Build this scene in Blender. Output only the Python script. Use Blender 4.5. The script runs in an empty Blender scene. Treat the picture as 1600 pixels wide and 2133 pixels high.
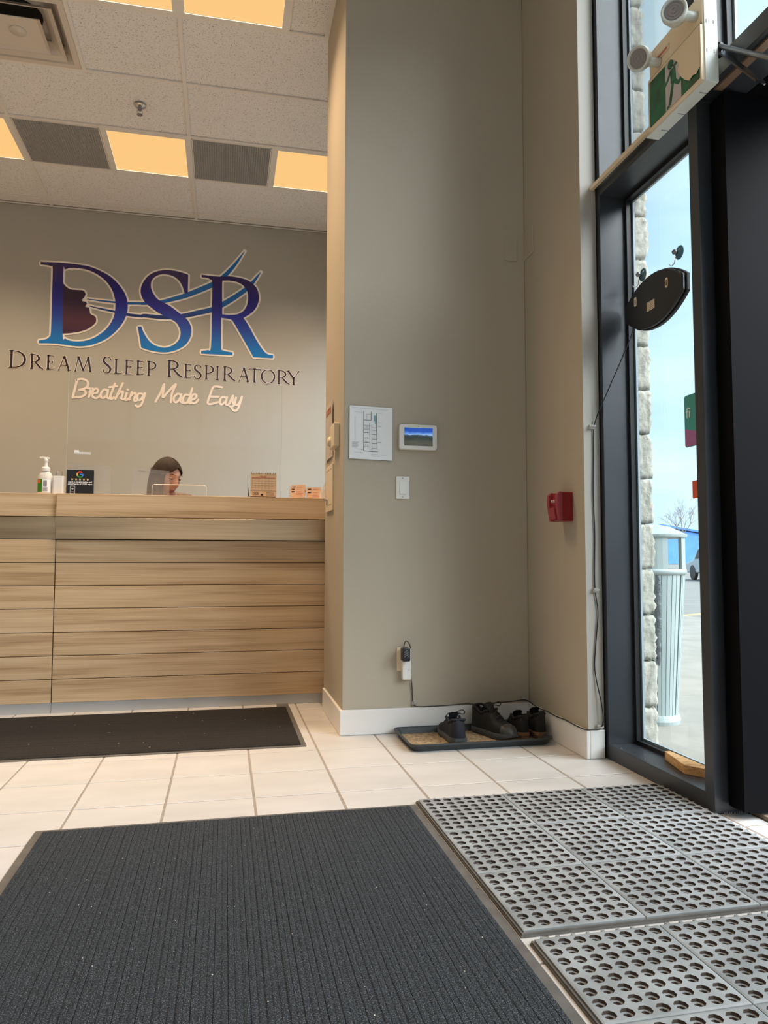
import bpy, bmesh, math, random
from mathutils import Vector, Matrix, Euler
random.seed(7)
C = bpy.context.scene.collection
R = math.radians

# ---------------------------------------------------------------- camera
cam = bpy.data.cameras.new('camera'); camo = bpy.data.objects.new('camera', cam); C.objects.link(camo)
bpy.context.scene.camera = camo
cam.sensor_fit = 'HORIZONTAL'; cam.sensor_width = 36.0; cam.lens = 1527.4 / 1600 * 36.0
cam.clip_start = .02; cam.clip_end = 500
YAW, PITCH, ROLL = .213079, .0643991, .00170371
fw = Vector((math.sin(YAW)*math.cos(PITCH), math.cos(YAW)*math.cos(PITCH), math.sin(PITCH)))
r0 = Vector((math.cos(YAW), -math.sin(YAW), 0)); u0 = r0.cross(fw)
rt = r0*math.cos(ROLL) + u0*math.sin(ROLL); up = -r0*math.sin(ROLL) + u0*math.cos(ROLL)
camo.matrix_world = Matrix(((rt.x, up.x, -fw.x, 0), (rt.y, up.y, -fw.y, 0), (rt.z, up.z, -fw.z, .84), (0, 0, 0, 1)))

# ---------------------------------------------------------------- view, world, sun, lamps
vs = bpy.context.scene.view_settings
bpy.context.scene.display_settings.display_device = 'sRGB'
vs.view_transform = 'Standard'; vs.look = 'None'; vs.gamma = 1; vs.use_curve_mapping = False
vs.exposure = 0.86
bpy.context.scene.cycles.max_bounces = 10
bpy.context.scene.cycles.diffuse_bounces = 5
bpy.context.scene.cycles.transparent_max_bounces = 24
bpy.context.scene.cycles.caustics_reflective = False
bpy.context.scene.cycles.caustics_refractive = False
bpy.context.scene.cycles.sample_clamp_indirect = 6
bpy.context.scene.cycles.use_denoising = True

SKY_STRENGTH = .86
w = bpy.data.worlds.new('sky'); bpy.context.scene.world = w; w.use_nodes = True
nt = w.node_tree; nt.nodes.clear()
def N(t, typ, **kw):
    n = t.nodes.new(typ)
    for k, v in kw.items(): setattr(n, k, v)
    return n
out = N(nt, 'ShaderNodeOutputWorld'); bg = N(nt, 'ShaderNodeBackground'); bg.inputs[1].default_value = SKY_STRENGTH
tc = N(nt, 'ShaderNodeTexCoord'); mp = N(nt, 'ShaderNodeMapping'); mp.inputs['Scale'].default_value = (1.2, 1.2, 4.5)
ns = N(nt, 'ShaderNodeTexNoise'); ns.inputs['Scale'].default_value = 1.6; ns.inputs['Detail'].default_value = 5; ns.inputs['Roughness'].default_value = .55
cr = N(nt, 'ShaderNodeValToRGB')
cr.color_ramp.elements[0].position = .36; cr.color_ramp.elements[0].color = (.46, .68, .90, 1)
cr.color_ramp.elements[1].position = .62; cr.color_ramp.elements[1].color = (.66, .86, .96, 1)
nt.links.new(tc.outputs['Generated'], mp.inputs[0]); nt.links.new(mp.outputs[0], ns.inputs['Vector'])
nt.links.new(ns.outputs['Fac'], cr.inputs[0]); nt.links.new(cr.outputs[0], bg.inputs[0]); nt.links.new(bg.outputs[0], out.inputs[0])

sd = bpy.data.lights.new('sun', 'SUN'); sd.energy = 4.6; sd.angle = R(55); sd.color = (.96, .98, 1)   # sun behind thin cloud
so = bpy.data.objects.new('sun', sd); C.objects.link(so)
so.rotation_euler = Vector((-.55, .52, -.66)).to_track_quat('-Z', 'Y').to_euler()

LAMP_COLOR = (1.0, .70, .43)
LAMP_POWER = 11.5        # watts per ceiling panel
PANEL_RADIANCE = .53

# ---------------------------------------------------------------- helpers
ORG = {}
def tag(o, label=None, cat=None, group=None, kind=None):
    if label: o['label'] = label
    if cat: o['category'] = cat
    if group: o['group'] = group
    if kind: o['kind'] = kind
    return o
def thing(name, label, cat, loc=(0, 0, 0), rotz=0, group=None, local=False):
    o = bpy.data.objects.new(name, None); C.objects.link(o); o.empty_display_size = .05
    o.location = loc; o.rotation_euler = (0, 0, rotz)
    ORG[o.name] = Vector((0, 0, 0)) if local else Vector(loc)
    return tag(o, label, cat, group)
def holder(name, loc=(0, 0, 0), parent=None, kind=None):
    o = bpy.data.objects.new(name, None); C.objects.link(o); o.empty_display_size = .05
    po = ORG[parent.name] if parent else Vector((0, 0, 0))
    o.location = Vector(loc) - po; o.parent = parent; ORG[o.name] = Vector(loc)
    if kind: o['kind'] = kind
    return o
def obj(name, bm, m, parent=None, smooth=False, bevel=0, seg=2, own=None, **kw):
    org = ORG[parent.name] if parent else (Vector(own) if own else Vector((0, 0, 0)))
    if org.length: bmesh.ops.translate(bm, verts=bm.verts, vec=-org)
    bmesh.ops.recalc_face_normals(bm, faces=bm.faces)
    me = bpy.data.meshes.new(name); bm.to_mesh(me); bm.free()
    for mm in (m if isinstance(m, (list, tuple)) else [m]): me.materials.append(mm)
    if smooth:
        for p in me.polygons: p.use_smooth = True
    o = bpy.data.objects.new(name, me); C.objects.link(o)
    if parent: o.parent = parent
    elif own: o.location = own
    ORG[o.name] = org
    if bevel:
        b = o.modifiers.new('bevel', 'BEVEL'); b.width = bevel; b.segments = seg; b.limit_method = 'ANGLE'; b.angle_limit = R(40)
        if hasattr(me, 'shade_smooth_by_angle'): pass
    if smooth and not bevel:
        pass
    tag(o, **kw)
    return o
def struct(name, bm, m, parent=None, **kw):
    return obj(name, bm, m, parent, kind='structure' if parent is None else None, **kw)
def bx(bm, x0, x1, y0, y1, z0, z1, mi=0):
    v = [bm.verts.new(p) for p in ((x0,y0,z0),(x1,y0,z0),(x1,y1,z0),(x0,y1,z0),(x0,y0,z1),(x1,y0,z1),(x1,y1,z1),(x0,y1,z1))]
    for f in ((0,3,2,1),(4,5,6,7),(0,1,5,4),(1,2,6,5),(2,3,7,6),(3,0,4,7)):
        bm.faces.new([v[i] for i in f]).material_index = mi
    return bm
def BX(*a): return bx(bmesh.new(), *a)
def prism(bm, pts, a, b, axis='z'):
    """extrude polygon pts (2D) between a and b along axis"""
    def P(p, t): return {'z': (p[0], p[1], t), 'y': (p[0], t, p[1]), 'x': (t, p[0], p[1])}[axis]
    lo = [bm.verts.new(P(p, a)) for p in pts]; hi = [bm.verts.new(P(p, b)) for p in pts]
    n = len(pts)
    bm.faces.new(lo); bm.faces.new(hi[::-1])
    for i in range(n): bm.faces.new((lo[i], lo[(i+1) % n], hi[(i+1) % n], hi[i]))
    return bm
def rrect(x0, x1, y0, y1, r, n=5):
    o = []
    for cx, cy, a in ((x1-r, y1-r, 0), (x0+r, y1-r, 90), (x0+r, y0+r, 180), (x1-r, y0+r, 270)):
        for k in range(n+1):
            t = R(a + 90*k/n); o.append((cx + r*math.cos(t), cy + r*math.sin(t)))
    return o
def circ(cx, cy, r, n=20, ry=None):
    return [(cx + r*math.cos(2*math.pi*k/n), cy + (ry or r)*math.sin(2*math.pi*k/n)) for k in range(n)]
def catmull(P, k=5):
    P = [Vector(p) for p in P]
    if len(P) < 3: return P
    o = []
    Q = [P[0]*2-P[1]] + P + [P[-1]*2-P[-2]]
    for i in range(1, len(Q)-2):
        a, b, c, d = Q[i-1:i+3]
        for j in range(k):
            t = j/k
            o.append(.5*((2*b) + (c-a)*t + (2*a-5*b+4*c-d)*t*t + (3*b-a-3*c+d)*t**3))
    o.append(P[-1]); return o
def tube(bm, pts, r, n=8, smooth=0, caps=True):
    P = catmull(pts, smooth) if smooth else [Vector(p) for p in pts]
    rr = r if callable(r) else (lambda t: r)
    T = [(P[min(i+1, len(P)-1)] - P[max(i-1, 0)]).normalized() for i in range(len(P))]
    a = T[0].orthogonal().normalized(); rings = []
    for i, p in enumerate(P):
        a = (a - T[i]*a.dot(T[i])).normalized(); b = T[i].cross(a); q = rr(i/(len(P)-1))
        rings.append([bm.verts.new(p + (a*math.cos(2*math.pi*k/n) + b*math.sin(2*math.pi*k/n))*q) for k in range(n)])
    for s, t in zip(rings, rings[1:]):
        for k in range(n): bm.faces.new((s[k], s[(k+1) % n], t[(k+1) % n], t[k]))
    if caps: bm.faces.new(rings[0][::-1]); bm.faces.new(rings[-1])
    return bm
def TUBE(*a, **k): return tube(bmesh.new(), *a, **k)
def lathe(bm, prof, c, n=24, axis=None, caps=True):
    c = Vector(c); M = Matrix.Identity(3)
    if axis: M = Vector((0, 0, 1)).rotation_difference(Vector(axis)).to_matrix()
    rings = []
    for r, z in prof:
        rings.append([bm.verts.new(c + M @ Vector((r*math.cos(2*math.pi*k/n), r*math.sin(2*math.pi*k/n), z))) for k in range(n)])
    for s, t in zip(rings, rings[1:]):
        for k in range(n): bm.faces.new((s[k], s[(k+1) % n], t[(k+1) % n], t[k]))
    if caps:
        bm.faces.new(rings[0][::-1]); bm.faces.new(rings[-1])
    return bm
def LATHE(*a, **k): return lathe(bmesh.new(), *a, **k)
def fill2d(contours, y, th=.0012, name='fill'):
    """flat filled shape with holes in the XZ plane at depth y (facing -Y)"""
    cu = bpy.data.curves.new(name, 'CURVE'); cu.dimensions = '2D'; cu.fill_mode = 'BOTH'; cu.extrude = th/2
    for ct in contours:
        s = cu.splines.new('POLY'); s.points.add(len(ct)-1); s.use_cyclic_u = True
        for p, c in zip(s.points, ct): p.co = (c[0], c[1], 0, 1)
    o = bpy.data.objects.new(name, cu); C.objects.link(o); dg = bpy.context.evaluated_depsgraph_get()
    me = bpy.data.meshes.new_from_object(o.evaluated_get(dg)); bpy.data.objects.remove(o)
    bm = bmesh.new(); bm.from_mesh(me); bpy.data.meshes.remove(me)
    for v in bm.verts: v.co = Vector((v.co.x, y - v.co.z, v.co.y))
    return bm
def smooth2(ct, k=4, closed=True):
    """round a 2D contour, keeping sharp corners"""
    n = len(ct); P = [Vector(c[:2]) for c in ct]; o = []
    def sharp(i):
        if not closed and i in (0, n-1): return True
        a = P[i]-P[i-1]; b = P[(i+1) % n]-P[i]
        return a.length < 1e-6 or b.length < 1e-6 or a.angle(b) > R(50)
    for i in range(n if closed else n-1):
        b, c = P[i], P[(i+1) % n]
        a = P[i-1] if not sharp(i) else b*2-c
        d = P[(i+2) % n] if not sharp((i+1) % n) else c*2-b
        for j in range(k):
            t = j/k; q = .5*((2*b)+(c-a)*t+(2*a-5*b+4*c-d)*t*t+(3*b-a-3*c+d)*t**3); o.append((q.x, q.y))
    if not closed: o.append(tuple(P[-1]))
    return o
def ribbon(bm, pts, y, hw, th=.001, closed=False, ext=0, sm=4, grow=0, rnd=False):
    """flat stroke in the XZ plane; pts (x,z[,hw])"""
    W = [p[2] if len(p) > 2 else hw for p in pts]
    P = [Vector(p[:2]) for p in pts]
    if sm and not closed and len(P) > 2:
        P3 = catmull([(p.x, p.y, q) for p, q in zip(P, W)], sm); P = [Vector((p.x, p.y)) for p in P3]; W = [max(p.z, .0004) for p in P3]
    n = len(P)
    if ext and not closed:
        P[0] = P[0] - (P[1]-P[0]).normalized()*ext; P[-1] = P[-1] + (P[-1]-P[-2]).normalized()*ext
    L = []
    for i in range(n):
        a = P[i-1] if (i or closed) else P[i]; b = P[(i+1) % n] if (i < n-1 or closed) else P[i]
        t = (b-a).normalized(); nn = Vector((-t.y, t.x)); q = W[i]+grow
        L.append((P[i]+nn*q, P[i]-nn*q))
    for i in (range(n) if closed else range(n-1)):     # separate flat pieces, each a hair in front of the last
        (p0, p1), (q0, q1) = L[i], L[(i+1) % n]; yy = y-(i % 60)*6e-6
        bm.faces.new([bm.verts.new((v.x, yy, v.y)) for v in (p0, q0, q1, p1)])
    if rnd:
        for i in range(n): bm.faces.new([bm.verts.new((P[i].x+(W[i]+grow)*math.cos(math.pi*k/6), y-(60+i)*6e-6, P[i].y+(W[i]+grow)*math.sin(math.pi*k/6))) for k in range(12)])
    for f in bm.faces: f.normal_update()
    return bm
def text_bm(s, size, mat4, align='LEFT', th=.0004, bold=0.0, sx=1.0, spacing=1.0):
    cu = bpy.data.curves.new('lettering', 'FONT'); cu.body = s; cu.size = size; cu.align_x = align; cu.extrude = th; cu.offset = bold; cu.space_line = spacing
    cu.resolution_u = 2
    o = bpy.data.objects.new('lettering', cu); C.objects.link(o); dg = bpy.context.evaluated_depsgraph_get()
    me = bpy.data.meshes.new_from_object(o.evaluated_get(dg)); bpy.data.objects.remove(o)
    bm = bmesh.new(); bm.from_mesh(me); bpy.data.meshes.remove(me)
    bm.transform(mat4 @ Matrix.Diagonal((sx, 1, 1, 1)))
    return bm
def facing(x, y, z, rz=0, tilt=0):   # text plane upright, facing -Y when rz = 0
    return Matrix.Translation((x, y, z)) @ Matrix.Rotation(rz, 4, 'Z') @ Matrix.Rotation(R(90)+tilt, 4, 'X')
def copy_tree(o, **props):
    c = o.copy(); C.objects.link(c); ORG[c.name] = ORG[o.name]
    for ch in o.children:
        d = ch.copy(); C.objects.link(d); d.parent = c; ORG[d.name] = ORG[ch.name]
        for g in ch.children:
            e = g.copy(); C.objects.link(e); e.parent = d; ORG[e.name] = ORG[g.name]
    tag(c, **props); return c

# ---------------------------------------------------------------- materials
def mat(name, col, rough=.5, metal=0, var=None, bump=None, spec=.5, coat=0, emit=None, alpha=1, aniso=0, rnd=0):
    """var=(scale, amount, (sx,sy,sz)) colour variation; bump=(scale, strength, dist)"""
    m = bpy.data.materials.new(name); m.use_nodes = True; t = m.node_tree; b = t.nodes['Principled BSDF']
    b.inputs['Base Color'].default_value = (*col, 1); b.inputs['Roughness'].default_value = rough; b.inputs['Metallic'].default_value = metal
    b.inputs['Specular IOR Level'].default_value = spec; b.inputs['Coat Weight'].default_value = coat
    b.inputs['Alpha'].default_value = alpha; b.inputs['Anisotropic'].default_value = aniso
    if emit: b.inputs['Emission Color'].default_value = (*emit[0], 1); b.inputs['Emission Strength'].default_value = emit[1]
    tcn = N(t, 'ShaderNodeTexCoord')
    if var:
        sc = var[2] if len(var) > 2 else (1, 1, 1)
        mpn = N(t, 'ShaderNodeMapping'); mpn.inputs['Scale'].default_value = sc
        t.links.new(tcn.outputs['Object'], mpn.inputs[0])
        if rnd:
            oi = N(t, 'ShaderNodeObjectInfo'); mu = N(t, 'ShaderNodeMath', operation='MULTIPLY'); mu.inputs[1].default_value = 37.0
            cb = N(t, 'ShaderNodeCombineXYZ'); t.links.new(oi.outputs['Random'], mu.inputs[0])
            for i in range(3): t.links.new(mu.outputs[0], cb.inputs[i])
            t.links.new(cb.outputs[0], mpn.inputs['Location'])
        nz = N(t, 'ShaderNodeTexNoise'); nz.inputs['Scale'].default_value = var[0]; nz.inputs['Detail'].default_value = 4
        t.links.new(mpn.outputs[0], nz.inputs['Vector'])
        c = N(t, 'ShaderNodeValToRGB'); a = var[1]
        c.color_ramp.elements[0].position = .3; c.color_ramp.elements[1].position = .7
        c.color_ramp.elements[0].color = (*[max(0, x*(1-a)) for x in col], 1); c.color_ramp.elements[1].color = (*[min(1, x*(1+a)) for x in col], 1)
        t.links.new(nz.outputs['Fac'], c.inputs[0]); t.links.new(c.outputs[0], b.inputs['Base Color'])
    if bump:
        nb = N(t, 'ShaderNodeTexNoise'); nb.inputs['Scale'].default_value = bump[0]; nb.inputs['Detail'].default_value = 3
        if len(bump) > 3:
            m2 = N(t, 'ShaderNodeMapping'); m2.inputs['Scale'].default_value = bump[3]; t.links.new(tcn.outputs['Object'], m2.inputs[0]); t.links.new(m2.outputs[0], nb.inputs['Vector'])
        else: t.links.new(tcn.outputs['Object'], nb.inputs['Vector'])
        bn = N(t, 'ShaderNodeBump'); bn.inputs['Strength'].default_value = bump[1]; bn.inputs['Distance'].default_value = bump[2]
        t.links.new(nb.outputs['Fac'], bn.inputs['Height']); t.links.new(bn.outputs[0], b.inputs['Normal'])
    return m
def s2l(*c): return tuple(((x/255+.055)/1.055)**2.4 if x > 10 else x/255/12.92 for x in c)
def wood_mat(name, c1, c2, c3, sc=(1.1, 14, 26), rough=.45, seed_rnd=True):
    m = bpy.data.materials.new(name); m.use_nodes = True; t = m.node_tree; b = t.nodes['Principled BSDF']; b.inputs['Roughness'].default_value = rough
    tcn = N(t, 'ShaderNodeTexCoord'); mpn = N(t, 'ShaderNodeMapping'); mpn.inputs['Scale'].default_value = sc
    t.links.new(tcn.outputs['Object'], mpn.inputs[0])
    if seed_rnd:
        oi = N(t, 'ShaderNodeObjectInfo'); mu = N(t, 'ShaderNodeMath', operation='MULTIPLY'); mu.inputs[1].default_value = 51.0
        cb = N(t, 'ShaderNodeCombineXYZ'); t.links.new(oi.outputs['Random'], mu.inputs[0])
        for i in range(3): t.links.new(mu.outputs[0], cb.inputs[i])
        t.links.new(cb.outputs[0], mpn.inputs['Location'])
    nz = N(t, 'ShaderNodeTexNoise'); nz.inputs['Scale'].default_value = .85; nz.inputs['Detail'].default_value = 2; nz.inputs['Distortion'].default_value = .5
    n2 = N(t, 'ShaderNodeTexNoise'); n2.inputs['Scale'].default_value = 5; n2.inputs['Detail'].default_value = 5
    m3 = N(t, 'ShaderNodeMapping'); m3.inputs['Scale'].default_value = (.5, 1, 2.2)
    t.links.new(mpn.outputs[0], nz.inputs['Vector']); t.links.new(mpn.outputs[0], m3.inputs[0]); t.links.new(m3.outputs[0], n2.inputs['Vector'])
    mx = N(t, 'ShaderNodeMath', operation='MULTIPLY_ADD'); mx.inputs[1].default_value = .45
    t.links.new(n2.outputs['Fac'], mx.inputs[0])
    m4 = N(t, 'ShaderNodeMath', operation='MULTIPLY'); m4.inputs[1].default_value = .6; t.links.new(nz.outputs['Fac'], m4.inputs[0]); t.links.new(m4.outputs[0], mx.inputs[2])
    c = N(t, 'ShaderNodeValToRGB'); e = c.color_ramp.elements
    e[0].position = .36; e[0].color = (*c1, 1); e[1].position = .66; e[1].color = (*c3, 1); k = e.new(.5); k.color = (*c2, 1)
    t.links.new(mx.outputs[0], c.inputs[0]); t.links.new(c.outputs[0], b.inputs['Base Color'])
    bn = N(t, 'ShaderNodeBump'); bn.inputs['Strength'].default_value = .15; bn.inputs['Distance'].default_value = .001
    t.links.new(n2.outputs['Fac'], bn.inputs['Height']); t.links.new(bn.outputs[0], b.inputs['Normal'])
    return m
def glass_mat(name, tint=(1, 1, 1), refl=.08, rough=.0):
    m = bpy.data.materials.new(name); m.use_nodes = True; t = m.node_tree; t.nodes.clear()
    o = N(t, 'ShaderNodeOutputMaterial'); tr = N(t, 'ShaderNodeBsdfTransparent'); gl = N(t, 'ShaderNodeBsdfGlossy'); mx = N(t, 'ShaderNodeMixShader')
    tr.inputs[0].default_value = (*tint, 1); gl.inputs['Roughness'].default_value = rough
    lw = N(t, 'ShaderNodeLayerWeight'); lw.inputs['Blend'].default_value = .12
    ad = N(t, 'ShaderNodeMath', operation='MULTIPLY_ADD'); ad.inputs[1].default_value = .6; ad.inputs[2].default_value = refl*.4
    ad.inputs[1].default_value = .6 if refl > .07 else .10; t.links.new(lw.outputs['Fresnel'], ad.inputs[0]); t.links.new(ad.outputs[0], mx.inputs[0])
    t.links.new(tr.outputs[0], mx.inputs[1]); t.links.new(gl.outputs[0], mx.inputs[2]); t.links.new(mx.outputs[0], o.inputs[0])
    return m
def speckle_mat(name, base, dots, scale, thr=.62, rough=.9, bump=.4, bscale=None, size=.05):
    """base colour with small random specks"""
    m = bpy.data.materials.new(name); m.use_nodes = True; t = m.node_tree; b = t.nodes['Principled BSDF']; b.inputs['Roughness'].default_value = rough
    b.inputs['Specular IOR Level'].default_value = .25
    tcn = N(t, 'ShaderNodeTexCoord'); nz = N(t, 'ShaderNodeTexNoise'); nz.inputs['Scale'].default_value = scale; nz.inputs['Detail'].default_value = 2
    t.links.new(tcn.outputs['Object'], nz.inputs['Vector'])
    c = N(t, 'ShaderNodeValToRGB'); e = c.color_ramp.elements
    e[0].position = thr-size; e[0].color = (*base, 1); e[1].position = thr+size; e[1].color = (*dots, 1)
    t.links.new(nz.outputs['Fac'], c.inputs[0]); t.links.new(c.outputs[0], b.inputs['Base Color'])
    n2 = N(t, 'ShaderNodeTexNoise'); n2.inputs['Scale'].default_value = bscale or scale; n2.inputs['Detail'].default_value = 3; t.links.new(tcn.outputs['Object'], n2.inputs['Vector'])
    bn = N(t, 'ShaderNodeBump'); bn.inputs['Strength'].default_value = bump; bn.inputs['Distance'].default_value = .002
    t.links.new(n2.outputs['Fac'], bn.inputs['Height']); t.links.new(bn.outputs[0], b.inputs['Normal'])
    return m

M = {}
WALL = (.455, .405, .32)
M['wall'] = mat('wall_paint', WALL, .62, var=(2.5, .02), bump=(220, .08, .001))
M['wall_back'] = mat('back_wall_paint', (.42, .425, .40), .6, var=(2.5, .02), bump=(220, .08, .001))
M['white_paint'] = mat('white_trim_paint', (.80, .79, .77), .35, var=(5, .03))
M['grout'] = mat('tile_grout', (.30, .26, .22), .9, var=(40, .1))
M['tile'] = mat('ceramic_tile', (.57, .555, .54), .38, var=(3.2, .07, (1, 2.6, 1)), bump=(18, .12, .002, (1, 3, 1)), rnd=1)
M['ceil_tile'] = speckle_mat('acoustic_tile', (.82, .85, .88), (.34, .31, .29), 150, .64, .95, .3, 260, .03)
M['tee'] = mat('ceiling_tee_metal', (.80, .80, .79), .4)
M['dark'] = mat('dark_void', (.01, .01, .01), .9)
M['black_frame'] = mat('black_anodised_frame', (.030, .034, .042), .38, spec=.6, var=(6, .15), bump=(90, .03, .0005))
M['gasket'] = mat('rubber_gasket', (.012, .012, .014), .5)
M['glass'] = glass_mat('window_glass', (.97, .99, .99))
M['acrylic'] = glass_mat('acrylic_sheet', (.985, .99, .99), .02)
M['acrylic_edge'] = mat('acrylic_edge', (.62, .63, .60), .3, alpha=.55)
M['wood'] = wood_mat('light_laminate', s2l(172, 140, 104), s2l(205, 174, 136), s2l(222, 194, 158))
M['steel'] = wood_mat('brushed_steel', (.42, .34, .24), (.52, .43, .31), (.62, .52, .38), (1.1, 14, 26), .26, True)  # reflected wood grain and its warmth put into the steel's colour
M['steel'].node_tree.nodes['Principled BSDF'].inputs['Metallic'].default_value = .6
M['kick'] = mat('kick_plate_metal', (.50, .51, .52), .4, .3)
M['seam'] = mat('seam_shadow_gap', (.015, .012, .01), .8)
M['rubber'] = mat('mat_rubber', (.265, .285, .295), .45, var=(9, .25), bump=(120, .15, .001))
M['rubber_edge'] = mat('mat_border_rubber', (.10, .095, .088), .6, var=(20, .2))
M['carpet'] = speckle_mat('charcoal_carpet', (.018, .022, .027), (.125, .14, .16), 420, .60, .95, .9, 500, .07)
M['carpet2'] = speckle_mat('brown_black_carpet', (.016, .014, .013), (.06, .052, .045), 420, .60, .95, .9, 500, .07)
M['white_plastic'] = mat('white_plastic', (.80, .80, .77), .35)
M['cream_plastic'] = mat('cream_plastic', (.74, .62, .45), .4)
M['paper'] = mat('paper', (.90, .92, .95), .7)
M['paper_warm'] = mat('warm_paper', (.80, .60, .42), .7)
M['ink'] = mat('black_ink', (.03, .03, .035), .6)
M['ink_grey'] = mat('grey_ink', (.25, .25, .27), .6)
M['ink_red'] = mat('red_ink', (.55, .12, .06), .6)
M['ink_teal'] = mat('teal_ink', (.15, .45, .50), .6)
M['black_plastic'] = mat('black_plastic', (.013, .014, .018), .35)
M['black_matte'] = mat('black_matte', (.012, .011, .013), .6)
M['red'] = mat('fire_red_plastic', (.26, .008, .014), .3)
M['red_light'] = mat('worn_red_plastic', (.36, .05, .07), .35)
M['chrome'] = mat('chrome', (.75, .75, .75), .12, 1)
M['grey_metal'] = mat('grey_metal', (.30, .30, .31), .35, .8)
M['painted_plate'] = mat('wall_coloured_plate', WALL, .45)
M['lens'] = mat('lit_diffuser', (0, 0, 0), .6, emit=((1.0, .595, .225), PANEL_RADIANCE))
M['grille'] = mat('grey_grille_plastic', (.48, .49, .50), .5)
M['grille_back'] = mat('grille_cavity', (.18, .18, .18), .8)
M['vinyl_white'] = mat('white_vinyl', (.95, .92, .88), .4)
M['vinyl_pink'] = mat('pale_pink_vinyl', (.90, .83, .78), .45)
def vinyl(name, stops, z0, z1, rough=.3):
    m = mat(name, (.1, .1, .1), rough, bump=(160, .05, .001)); t = m.node_tree; b = t.nodes['Principled BSDF']
    g = N(t, 'ShaderNodeNewGeometry'); sx = N(t, 'ShaderNodeSeparateXYZ'); mr = N(t, 'ShaderNodeMapRange'); mr.inputs[1].default_value = z0; mr.inputs[2].default_value = z1
    t.links.new(g.outputs['Position'], sx.inputs[0]); t.links.new(sx.outputs['Z'], mr.inputs[0])
    c = N(t, 'ShaderNodeValToRGB'); e = c.color_ramp.elements
    e[0].position = stops[0][0]; e[0].color = (*stops[0][1], 1); e[1].position = stops[-1][0]; e[1].color = (*stops[-1][1], 1)
    for p, col in stops[1:-1]: k = e.new(p); k.color = (*col, 1)
    t.links.new(mr.outputs[0], c.inputs[0]); t.links.new(c.outputs[0], b.inputs['Base Color']); return m
M['vinyl_blue'] = vinyl('blue_gradient_vinyl', [(0, s2l(10, 135, 212)), (.22, s2l(30, 122, 212)), (.42, s2l(45, 82, 190)), (.62, s2l(35, 38, 160)), (.8, s2l(24, 18, 130)), (1, s2l(46, 28, 100))], 2.62, 3.40)
M['vinyl_swoosh'] = vinyl('swoosh_vinyl', [(0, s2l(25, 18, 50)), (.14, s2l(20, 20, 80)), (.3, s2l(25, 70, 150)), (.5, s2l(8, 108, 195)), (1, s2l(8, 112, 195))], 2.88, 3.50)
M['vinyl_face'] = vinyl('plum_vinyl', [(0, s2l(45, 25, 70)), (.5, s2l(95, 58, 75)), (1, s2l(52, 28, 62))], 2.75, 3.12, .28)
M['vinyl_text'] = mat('dark_plum_vinyl', s2l(42, 26, 44), .4)
M['skin'] = mat('skin', (.56, .33, .26), .5, var=(14, .06))
M['lip'] = mat('lip', (.38, .13, .12), .45)
M['hair'] = mat('dark_brown_hair', (.026, .014, .010), .6, spec=.25, var=(6, .5, (40, 40, 3)), bump=(40, .6, .003, (30, 30, 2)))
M['eye_white'] = mat('eye_white', (.55, .52, .5), .3)
M['sweater'] = mat('taupe_knit', (.16, .125, .10), .85, var=(30, .2), bump=(180, .5, .002))
M['trousers'] = mat('black_trousers', (.015, .015, .018), .85)
M['concrete'] = mat('sidewalk_concrete', (.33, .31, .27), .9, var=(3, .12), bump=(60, .3, .003))
M['asphalt'] = mat('parking_asphalt', (.25, .243, .225), .95, var=(.8, .12, (1, 3, 1)), bump=(90, .4, .003))
M['yellow'] = mat('yellow_line_paint', (.60, .42, .18), .8)
M['block'] = mat('split_face_block', (.50, .48, .41), .95, var=(26, .16), bump=(45, .8, .006), rnd=1)
M['mortar'] = mat('block_mortar', (.40, .38, .33), .95)
M['can'] = mat('pale_green_white_plastic', (.38, .45, .45), .4, var=(4, .04))
M['bag'] = mat('black_bin_bag', (.14, .17, .18), .3, bump=(24, 1.0, .02))
M['blue_metal'] = mat('blue_metal', (.06, .22, .60), .5)
M['bark'] = mat('bark', (.30, .26, .25), .9)
M['car'] = mat('silver_car_paint', (.45, .50, .52), .25, .5)
M['stone_wall'] = mat('distant_wall', (.50, .50, .48), .9)
M['osb'] = wood_mat('offcut_wood', s2l(165, 118, 70), s2l(214, 168, 112), s2l(232, 195, 145), (9, 14, 40), .7, False)
M['green'] = mat('exit_green', s2l(8, 100, 72), .35, var=(18, .5))
M['pale_sign'] = mat('exit_pictogram_pale', (.60, .56, .57), .4)
M['fixture'] = mat('cream_fixture', (.88, .72, .50), .4)  # warm room light is put into this cream
M['fixture_side'] = mat('cream_fixture_side', (.70, .74, .70), .4)  # same housing without the warm light in its colour
M['led'] = mat('lamp_lens', (.35, .33, .33), .15, .3)
M['dirt'] = mat('sandy_dirt', (.34, .25, .15), .95, var=(60, .5), bump=(90, .8, .004))
M['grit'] = mat('pale_grit', (.55, .50, .42), .9)
M['tray'] = mat('boot_tray_rubber', (.035, .042, .047), .5, var=(20, .2))
M['shoe_navy'] = mat('navy_knit', (.010, .011, .020), .8, bump=(240, .4, .001))
M['shoe_black'] = mat('black_shoe_mesh', (.008, .008, .009), .75, bump=(240, .4, .001))
M['sole_grey'] = mat('grey_sole', (.06, .065, .07), .6)
M['sole_tan'] = mat('tan_sole', (.22, .12, .065), .6)
M['insole'] = mat('insole', (.10, .10, .10), .9)
M['toe_grey'] = mat('scuffed_toe_cap', (.055, .055, .053), .5, var=(40, .6))
M['door_black'] = mat('black_door_paint', (.003, .003, .004), .55, spec=.06)
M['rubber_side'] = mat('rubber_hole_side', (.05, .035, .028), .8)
_t = M['steel'].node_tree; _b = _t.nodes['Principled BSDF']; _g = N(_t, 'ShaderNodeTangent', direction_type='RADIAL', axis='Z')
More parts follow.
